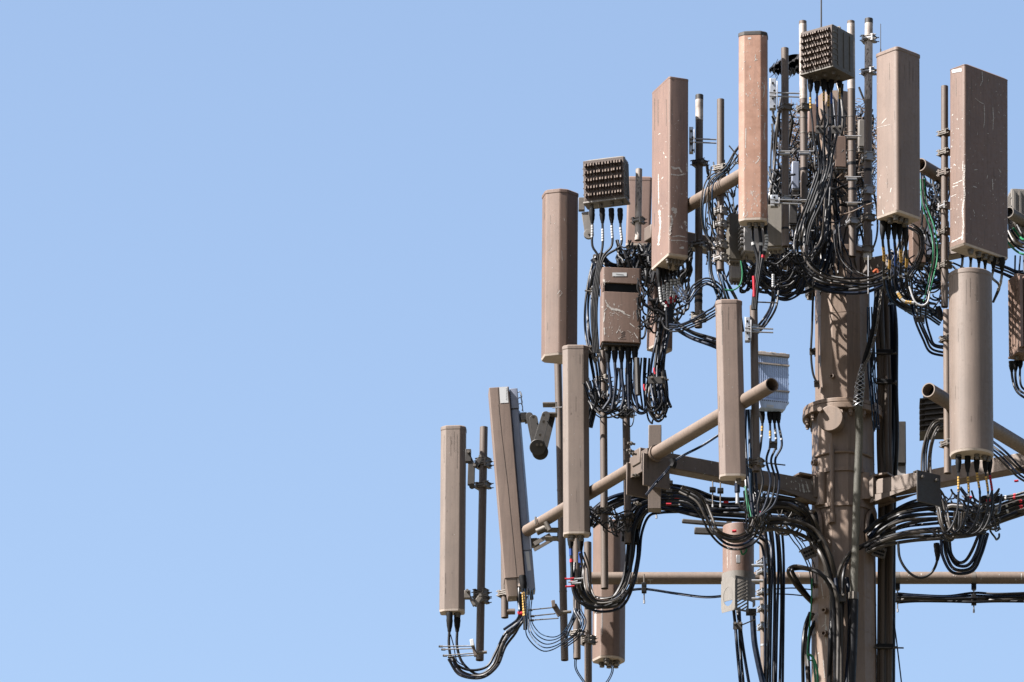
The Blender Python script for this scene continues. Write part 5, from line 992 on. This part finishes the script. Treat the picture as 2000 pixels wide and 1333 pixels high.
# --- topmost radio
for i, (x, y) in enumerate(((1583, 163), (1596, 166), (1609, 163), (1624, 160), (1640, 157), (1618, 168))):
    cable([(x, y - 6), (x, y + 40), (x + 4 - i, 240), (x + 6 - 3 * i, 268), (1600 + i * 5, 330), (1582 + i * 5, 390), (1565 + i * 4, 440), (1562 + i * 3, 480)], -1.9 + .03 * i, 2.3, 'black', ['first', 'second', 'third', 'fourth', 'fifth', 'sixth'][i] + ' cable from the left under the topmost radio', 'cables of the topmost radio', boot=(24, 5.6), tapes=(((.07, .16, 'blue', 1),) if i in (1, 3) else ((.08, .15, 'yellow', 4),)))
plate('cable_clamp', 'left black clamp with a white dot under the topmost radio', 'clamp', 1593, 246, 1609, 262, -2.05, 'dark'); plate('cable_clamp', 'right black clamp with a white dot under the topmost radio', 'clamp', 1624, 246, 1644, 262, -2.05, 'dark')
bl('glossy black cable in the great loop in front of the pole top', 'great loop before the pole top', [(1604, 340), (1582, 400), (1564, 450), (1562, 490), (1582, 525), (1615, 545), (1655, 552), (1695, 552), (1728, 540), (1750, 515), (1762, 480), (1768, 445)], -1.9, 2.5, 4, 9, alt=['black', 'dusty', 'black'], dy=.10)
bl('black cable in the inner loop in front of the pole top', 'inner loop before the pole top', [(1612, 270), (1618, 340), (1614, 420), (1606, 470), (1585, 500), (1572, 520)], -1.7, 2.0, 2, 9, alt=['black', 'dusty'])
bl('thin dark wire hanging across the pole just below its top plate', 'thin wires below the top plate', [(1632, 440), (1640, 500), (1665, 532), (1690, 545)], -1.4, 1.3, 3, 6, m='black')
bl('black cable shading the pole under the great loop', 'lower turns of the great loop', [(1560, 520), (1575, 545), (1605, 560), (1640, 566), (1690, 562), (1725, 545)], -1.3, 3.6, 4, 8, alt=['black', 'navy'])
# --- broad tan antenna
for i, x in enumerate((1724, 1735, 1747, 1757, 1768)):
    cable([(x, 432), (x, 470), (x + 3, 505, .3), (x + 2, 540, .7), (x + 12, 575, 1.1), (1795 + 4 * i, 590, 1.4), (1826, 594, 1.6)], -3.55 + .03 * i, 3, 'navy' if i in (2, 3) else 'black', ['first', 'second', 'third', 'fourth', 'fifth'][i] + ' cable from the left under the broad tan antenna', 'cables of the broad tan antenna', boot=(40, 6), tapes=((.16 + .05 * (i * 2 % 3), .30 + .06 * (i % 3), 'yellow', 5), (.44, .47, 'white', 1)) if i not in (2,) else ((.1, .4, 'blue', 1),))
bl('dark cable drooping from the taped bunch toward the half round antenna', 'droops under the broad tan antenna', [(1740, 545), (1748, 580), (1775, 600, .3), (1810, 608, .8), (1840, 625, 1)], -2.6, 2.6, 6, 10, alt=['navy', 'black', 'cyan'])
cable([(1776, 560), (1786, 588), (1800, 597), (1812, 590), (1816, 570)], -3.4, 2, 'white', 'white wire loop under the taped cables'); cable([(1752, 570), (1765, 588), (1785, 592)], -3.5, 3.2, 'white', 'white and orange banded cable piece under the taped cables', tapes=((.1, .4, 'yellow', 3), (.6, .9, 'yellow', 3)))
bl('green yellow wire curving down from behind the broad tan antenna', 'green wires between the two right upper antennas', [(1802, 350), (1806, 400), (1822, 450), (1826, 500), (1818, 545), (1808, 590)], -2.8, 1.3, 3, 4, alt=['green', 'dusty', 'green'])
bl('black cable coiled right of the taped cables', 'coil right of the taped cables', [(1770, 440, .4), (1782, 445), (1797, 458), (1800, 490), (1790, 520), (1775, 545), (1778, 580, .4)], -2.6, 2, 4, 5, alt=['black', 'dusty'])
bl('dark blue cable drooping left of the half round antenna pipe', 'droops left of the half round antenna', [(1795, 592, 0, 1.5), (1797, 625, 0, 1.2), (1810, 660), (1822, 680), (1850, 686)], -2.4, 2.6, 4, 9, alt=['navy', 'navy', 'black'])
plate('cable_clamp', 'black clamp on the droops left of the half round antenna', 'clamp', 1788, 618, 1806, 630, -2.6, 'dark'); cable([(1838, 622), (1836, 610), (1832, 600)], -2.6, 6, 'boot', 'short thick black sleeve left of the half round antenna top', cat='sleeve', name='cable_sleeve')
# --- wide scratched antenna
for i, x in enumerate((1880, 1896, 1912, 1924, 1940, 1957)):
    y = 480 + (x - 1880) * .35; e = [(x - 10, 540, 1.2), (x - 30, 560, 1.6), (1846, 575, 1.6)] if i < 4 else [(1952, 560, .9), (1940, 590, 1.2)]
    cable([(x, y - 4), (x, y + 26, .1), (x - 2, y + 42, .6)] + e, YV(1912) - .35, 3, 'navy', ['first', 'second', 'third', 'fourth', 'fifth', 'sixth'][i] + ' cable from the left under the wide scratched antenna', 'cables of the wide scratched antenna', boot=(28, 5.6), tapes=(((.55, .85, 'white', 7),) if i == 5 else ()))
bl('dark cable crossing right from under the wide scratched antenna', 'cables crossing at the right edge', [(1940, 520), (1965, 530), (1990, 540), (2030, 535)], -1.8, 2.6, 5, 9, alt=['navy', 'black', 'dusty'])
bl('dark cable behind the right edge above the brown finned radio', 'cables at the right edge above the brown radio', [(1972, 450), (1985, 470), (2000, 480), (2030, 478)], -1.6, 2.6, 6, 16, alt=['black', 'green', 'navy', 'dusty'])
bl('thin vertical wire above the brown finned radio at the right edge', 'vertical wires at the right edge', [(1992, 500), (1991, 530), (1990, 548)], -1.9, 2, 3, 8, m='navy')
bl('black cable hanging under the brown finned radio at the right edge', 'cables under the right edge brown radio', [(1984, 705), (1985, 740), (1992, 762), (2012, 775)], YV(2000) - .4, 2.6, 3, 8, boot=(22, 5))
bl('dark cable in the tangle left of the half round antenna', 'tangle left of the half round antenna', [(1800, 540), (1825, 555), (1850, 545), (1875, 560)], -2.0, 2.2, 9, 26, alt=['navy', 'black', 'cyan', 'dusty'], wob=8)
# --- thin pipes on the left of the rusty antenna
bl('thin black wire looping round the two thin upper pipes', 'wires round the two thin upper pipes', [(1462, 280, .3), (1440, 300), (1420, 330), (1390, 355), (1382, 400), (1385, 450), (1400, 480)], YU(1400) - .1, 1.6, 6, 9, alt=['black', 'cyan', 'dusty'], wob=4)
bl('black cable looping right of the taped dark pipe', 'loops at the foot of the taped dark pipe', [(1322, 560, .2), (1342, 585), (1358, 562), (1382, 550), (1406, 568), (1403, 600), (1384, 616), (1362, 628), (1330, 640), (1308, 640, .2)], YU(1380) - .05, 2.0, 4, 7, alt=['black', 'navy'])
bl('black cable dropping in a fan above the lone tan antenna', 'fan above the lone tan antenna', [(1395, 490), (1400, 530), (1416, 565), (1430, 600, .3), (1434, 650, .5)], YU(1410) + .3, 2.6, 6, 14, alt=['navy', 'black', 'cyan'], wob=3)
rod([(1424, 285), (1443, 308)], YU(1440) - .2, 1.4, 'dark', 'short dark rod poking out left of the rusty antenna', 'rod')
# --- uncountable tangles
def wander(b, box, Y0, Y1, n, r):            # drooping jumper cables, each hung between two points of the region
    w, h = box[2] - box[0], box[3] - box[1]
    for _ in range(n):
        x0, y0 = random.uniform(box[0], box[2]), random.uniform(box[1], box[3] - h * .15); a = random.choice((-1, 1)); dx = a * random.uniform(.15, .7) * min(w, 110)
        x1, y1 = min(max(x0 + dx, box[0]), box[2]), min(max(y0 + random.gauss(0, .3) * min(h, 120), box[1]), box[3]); sag = random.uniform(6, 34); Ya, Yb = random.uniform(Y0, Y1), random.uniform(Y0, Y1); Yb = Ya + (Yb - Ya) * .4; pts = []
        for k in range(7):
            t = k / 6; pts.append(P(x0 + (x1 - x0) * t + random.gauss(0, 1.6), y0 + (y1 - y0) * t + sag * 4 * t * (1 - t) + random.gauss(0, 1.6), Ya + (Yb - Ya) * t))
        b.tube(spline(pts, 3), r * u0 * random.uniform(.6, 1.25), 6)
for nm, box, Y0, Y1, n, r, m, lb in (
    ('cable_tangle', (1508, 215, 1704, 500), -.9, .6, 130, 2.1, 'black', 'dense dark tangle of cables between the bleached pipes at the tower top'),
    ('cable_tangle', (1502, 330, 1600, 545), -1.5, .2, 80, 2.0, 'black', 'dusty jumble of wires right of the rusty antenna'),
    ('cable_tangle', (1445, 490, 1592, 562), -2.0, -1.1, 60, 2.1, 'black', 'dark jumble of cables under the upper left square arm'),
    ('cable_tangle', (1380, 300, 1446, 545), -1.9, -1.0, 60, 1.5, 'black', 'thin wire jumble on the two thin upper pipes'),
    ('cable_tangle', (1205, 470, 1290, 535), -1.0, .6, 80, 2.4, 'black', 'dark jumble of cables above the slotted box'),
    ('cable_tangle', (1262, 480, 1350, 545), -1.5, -.5, 60, 2.6, 'black', 'dark cable mass added behind the foot of the pink lit antenna to shade the pole'),  # added to throw dappled shade on the lower pole
    ('cable_tangle', (1245, 540, 1345, 640), -1.6, -.2, 60, 1.8, 'black', 'wire jumble under the pink lit antenna'),
    ('cable_tangle', (1150, 740, 1240, 812), -.8, .2, 36, 1.6, 'black', 'wire jumble round the pipes below the slotted box'),
    ('cable_tangle', (1262, 730, 1300, 800), -1.1, -.6, 26, 1.8, 'black', 'knotted wires inside the hanging bunch'),
    ('cable_tangle', (1800, 330, 1852, 560), -2.7, -1.2, 90, 1.9, 'black', 'dark jumble between the broad tan and wide scratched antennas'),
    ('cable_tangle', (1735, 490, 1850, 600), -2.6, -1.0, 70, 2.0, 'navy', 'blue black jumble under the broad tan antenna'),
    ('cable_tangle', (1455, 960, 1500, 1030), -2.0, .3, 46, 1.7, 'black', 'wire jumble under the pipe of the lone tan antenna'),
    ('cable_tangle', (1480, 985, 1596, 1045), -.5, .6, 30, 2.0, 'dusty', 'dusty jumble of cables left of the pole at arm height'),
    ('cable_tangle', (1150, 990, 1232, 1030), -.6, .4, 34, 1.6, 'black', 'wire jumble on the pipes right of the two connector antenna'),
    ('cable_tangle', (1830, 955, 1955, 1045), -2.9, -1.2, 46, 1.9, 'black', 'dark jumble of cables under the half round antenna'),
    ('cable_tangle', (1695, 640, 1712, 830), -.2, .3, 14, 1.4, 'navy', 'thin wires in the gap between pole and riser cables')):
    b = MB(); wander(b, box, Y0, Y1, n, r); tag(b.build(nm, m), lb, 'cable tangle', kind='stuff')
# long hanging runs behind the bleached pipes: separate cables one can trace
for k, (x0, x1, n, Yb) in enumerate(((1508, 1530, 6, -.9), (1545, 1566, 5, -.4), (1578, 1600, 6, -.5), (1602, 1630, 5, -.5), (1632, 1656, 6, -.5), (1670, 1690, 6, -.2))):
    for i in range(n):
        xa = random.uniform(x0, x1); pts = []; x = xa; y = random.uniform(150 if x0 > 1590 else 190, 260); st = random.uniform(50, 75)
        while y < random.uniform(470, 530): pts.append((x, y, random.uniform(-.15, .15))); x += random.gauss(0, 9); y += st
        pts.append((x + random.gauss(0, 12), y, 0)); cable(pts, Yb, random.uniform(1.6, 3.4), random.choice(['black', 'black', 'navy', 'dusty']), 'dark cable hanging straight down %s' % ['between rusty antenna and brown pipe', 'between brown pipe and left bleached pipe', 'just right of the left bleached pipe', 'behind the cables of the topmost radio', 'left of the hidden bleached pipe', 'between the hidden and the black capped pipe'][k], 'hanging runs at the tower top %s' % ['far left', 'left', 'centre left', 'centre', 'centre right', 'right'][k])
bl('added black cable arching from the tangle to shade the pole below its top plate', 'arches left of the pole top', [(1470, 520), (1500, 548), (1540, 552), (1575, 535), (1592, 500), (1600, 450)], -.75, 3.6, 6, 14, alt=['black', 'navy'])  # loops added so their shadows streak the upper pole
bl('added black cable arching lower and farther left to shade the pole', 'far arches left of the pole top', [(1455, 530), (1480, 556), (1512, 562), (1545, 548), (1570, 520), (1585, 470)], -.95, 3.4, 3, 10, alt=['black', 'navy'])  # second set of loops, added for more shade on the pole
bl('thick black cable added to shade the upper pole, slumping widely beside it', 'wide slumps beside the upper pole', [(1466, 500), (1500, 540), (1545, 556), (1578, 552), (1598, 515), (1606, 470)], -.62, 4.2, 4, 17, alt=['black', 'navy'])  # wide bundle added to deepen the shade on the upper pole
bl('thin cable slanting from the lone antenna down to the hanger on the rail', 'thin cables from the lone antenna to the rail hanger', [(1404, 850), (1370, 872), (1335, 890), (1314, 903)], -1.9, 1.5, 2, 2.5, m='navy', wob=.3)
bl('thin cable going down left from the hanger over the square arm', 'thin cables below the rail hanger', [(1312, 908), (1298, 925), (1280, 945), (1262, 968)], -1.8, 1.5, 2, 2.5, m='navy', wob=.3)
cable([(1313, 897), (1316, 906), (1313, 913)], -1.95, 7, 'boot', 'black cable knot gripping two thin cables above the square arm', cat='clamp', name='cable_grip')
for x, y in ((1322, 972), (1306, 985), (1418, 981)): cable([(x - 5, y), (x, y), (x + 5, y)], -.6, 2.6, 'red', 'small red mark on the cables below the square arm', 'red marks below the square arm', cat='tape', name='tape_wrap')
# hardware lost in the tangle: pale clips and steel bits
def nest(cx, cy, w, h, Y0, Y1, n, m, label, L=(14, 46)):
    b = MB()
    for _ in range(n):
        x = random.gauss(cx, w / 2.2); y = random.gauss(cy, h / 2.2)
        if abs(x - cx) > w or abs(y - cy) > h: continue
        p = P(x, y, random.uniform(Y0, Y1)); d = Vector((random.gauss(0, 1), random.gauss(0, .6), random.gauss(0, .75))).normalized() * random.uniform(*L) * u0 / 2
        q = p + Vector((random.gauss(0, .01), 0, random.gauss(0, .02))); b.tube([p - d, q, p + d], [.9 * u0 * random.uniform(.5, 1.2), .8 * u0, .4 * u0], 4)
    return tag(b.build('bird_nest', m), label, 'nest')
nest(1676, 300, 42, 105, -.6, .5, 700, 'twig', 'big twig nest wedged between the bleached pipes behind the topmost radio')
nest(1560, 290, 42, 90, -.2, .7, 420, 'twig', 'looser twig nest left of the pole top behind the brown pipe')
nest(1535, 430, 36, 70, -.4, .5, 500, 'twig', 'low twig nest right of the rusty antenna')
nest(1640, 350, 62, 140, .1, .8, 1500, 'twig2', 'dark twig mass behind the cables at the tower top')
# shredded black wrap behind the brown pipe
def wrap():
    Y = -.4; b = MB(); N, K = 26, 12; vs = []
    for i in range(N):
        t = i / (N - 1); x = 1502 + 66 * t; top = 134 - 28 * math.sin(min(1, t * 1.25) * math.pi * .5); bot = 138 + 8 * math.sin(t * 3.1) + 3 * math.sin(i * 2.1)
        for k in range(K):
            s = k / (K - 1); vs.append(P(x, top + (bot - top) * s, Y + .07 * math.sin(k * 1.3 + i * .35) + random.uniform(-.02, .02)))
    n0 = len(vs); vs += [v + Vector((0, .03, 0)) for v in vs]; fs = []
    for i in range(N - 1):
        for k in range(K - 1):
            a = i * K + k; fs.append((a, a + 1, a + K + 1, a + K)); fs.append((n0 + a, n0 + a + K, n0 + a + K + 1, n0 + a + 1))
    b.add(vs, fs); o = b.build('torn_wrap', rubber('torn black plastic', (.018, .017, .018), .35, .6, .3), smooth=25); tag(o, 'crumpled torn black plastic behind the top of the brown pipe', 'plastic wrap')
    b = MB()
    for _ in range(14):
        x = random.uniform(1504, 1566); y = random.uniform(112, 145); b.tube(spline(px3([(x, y), (x + random.uniform(-6, 6), y + 8), (x + random.uniform(-10, 10), y + random.uniform(12, 20))], Y - .1), 3), .7 * u0, 4)
    b.build('loose_strand', 'boot', o)
wrap()
cable([(1706, 533), (1712, 528), (1716, 534)], -1.2, 3.6, 'orange', 'small orange rag by the pole top', cat='rag', name='orange_rag')
cable([(1640, 420), (1662, 415), (1690, 402), (1708, 396)], -1.6, 1.8, 'twig', 'long pale stick crossing between the bleached pipes', cat='stick', name='stick')
cable([(1696, 500), (1696, 540), (1696, 575)], -1.5, 1.6, 'galv', 'straight galvanised rod hanging under the black capped pipe', cat='rod', name='rod')
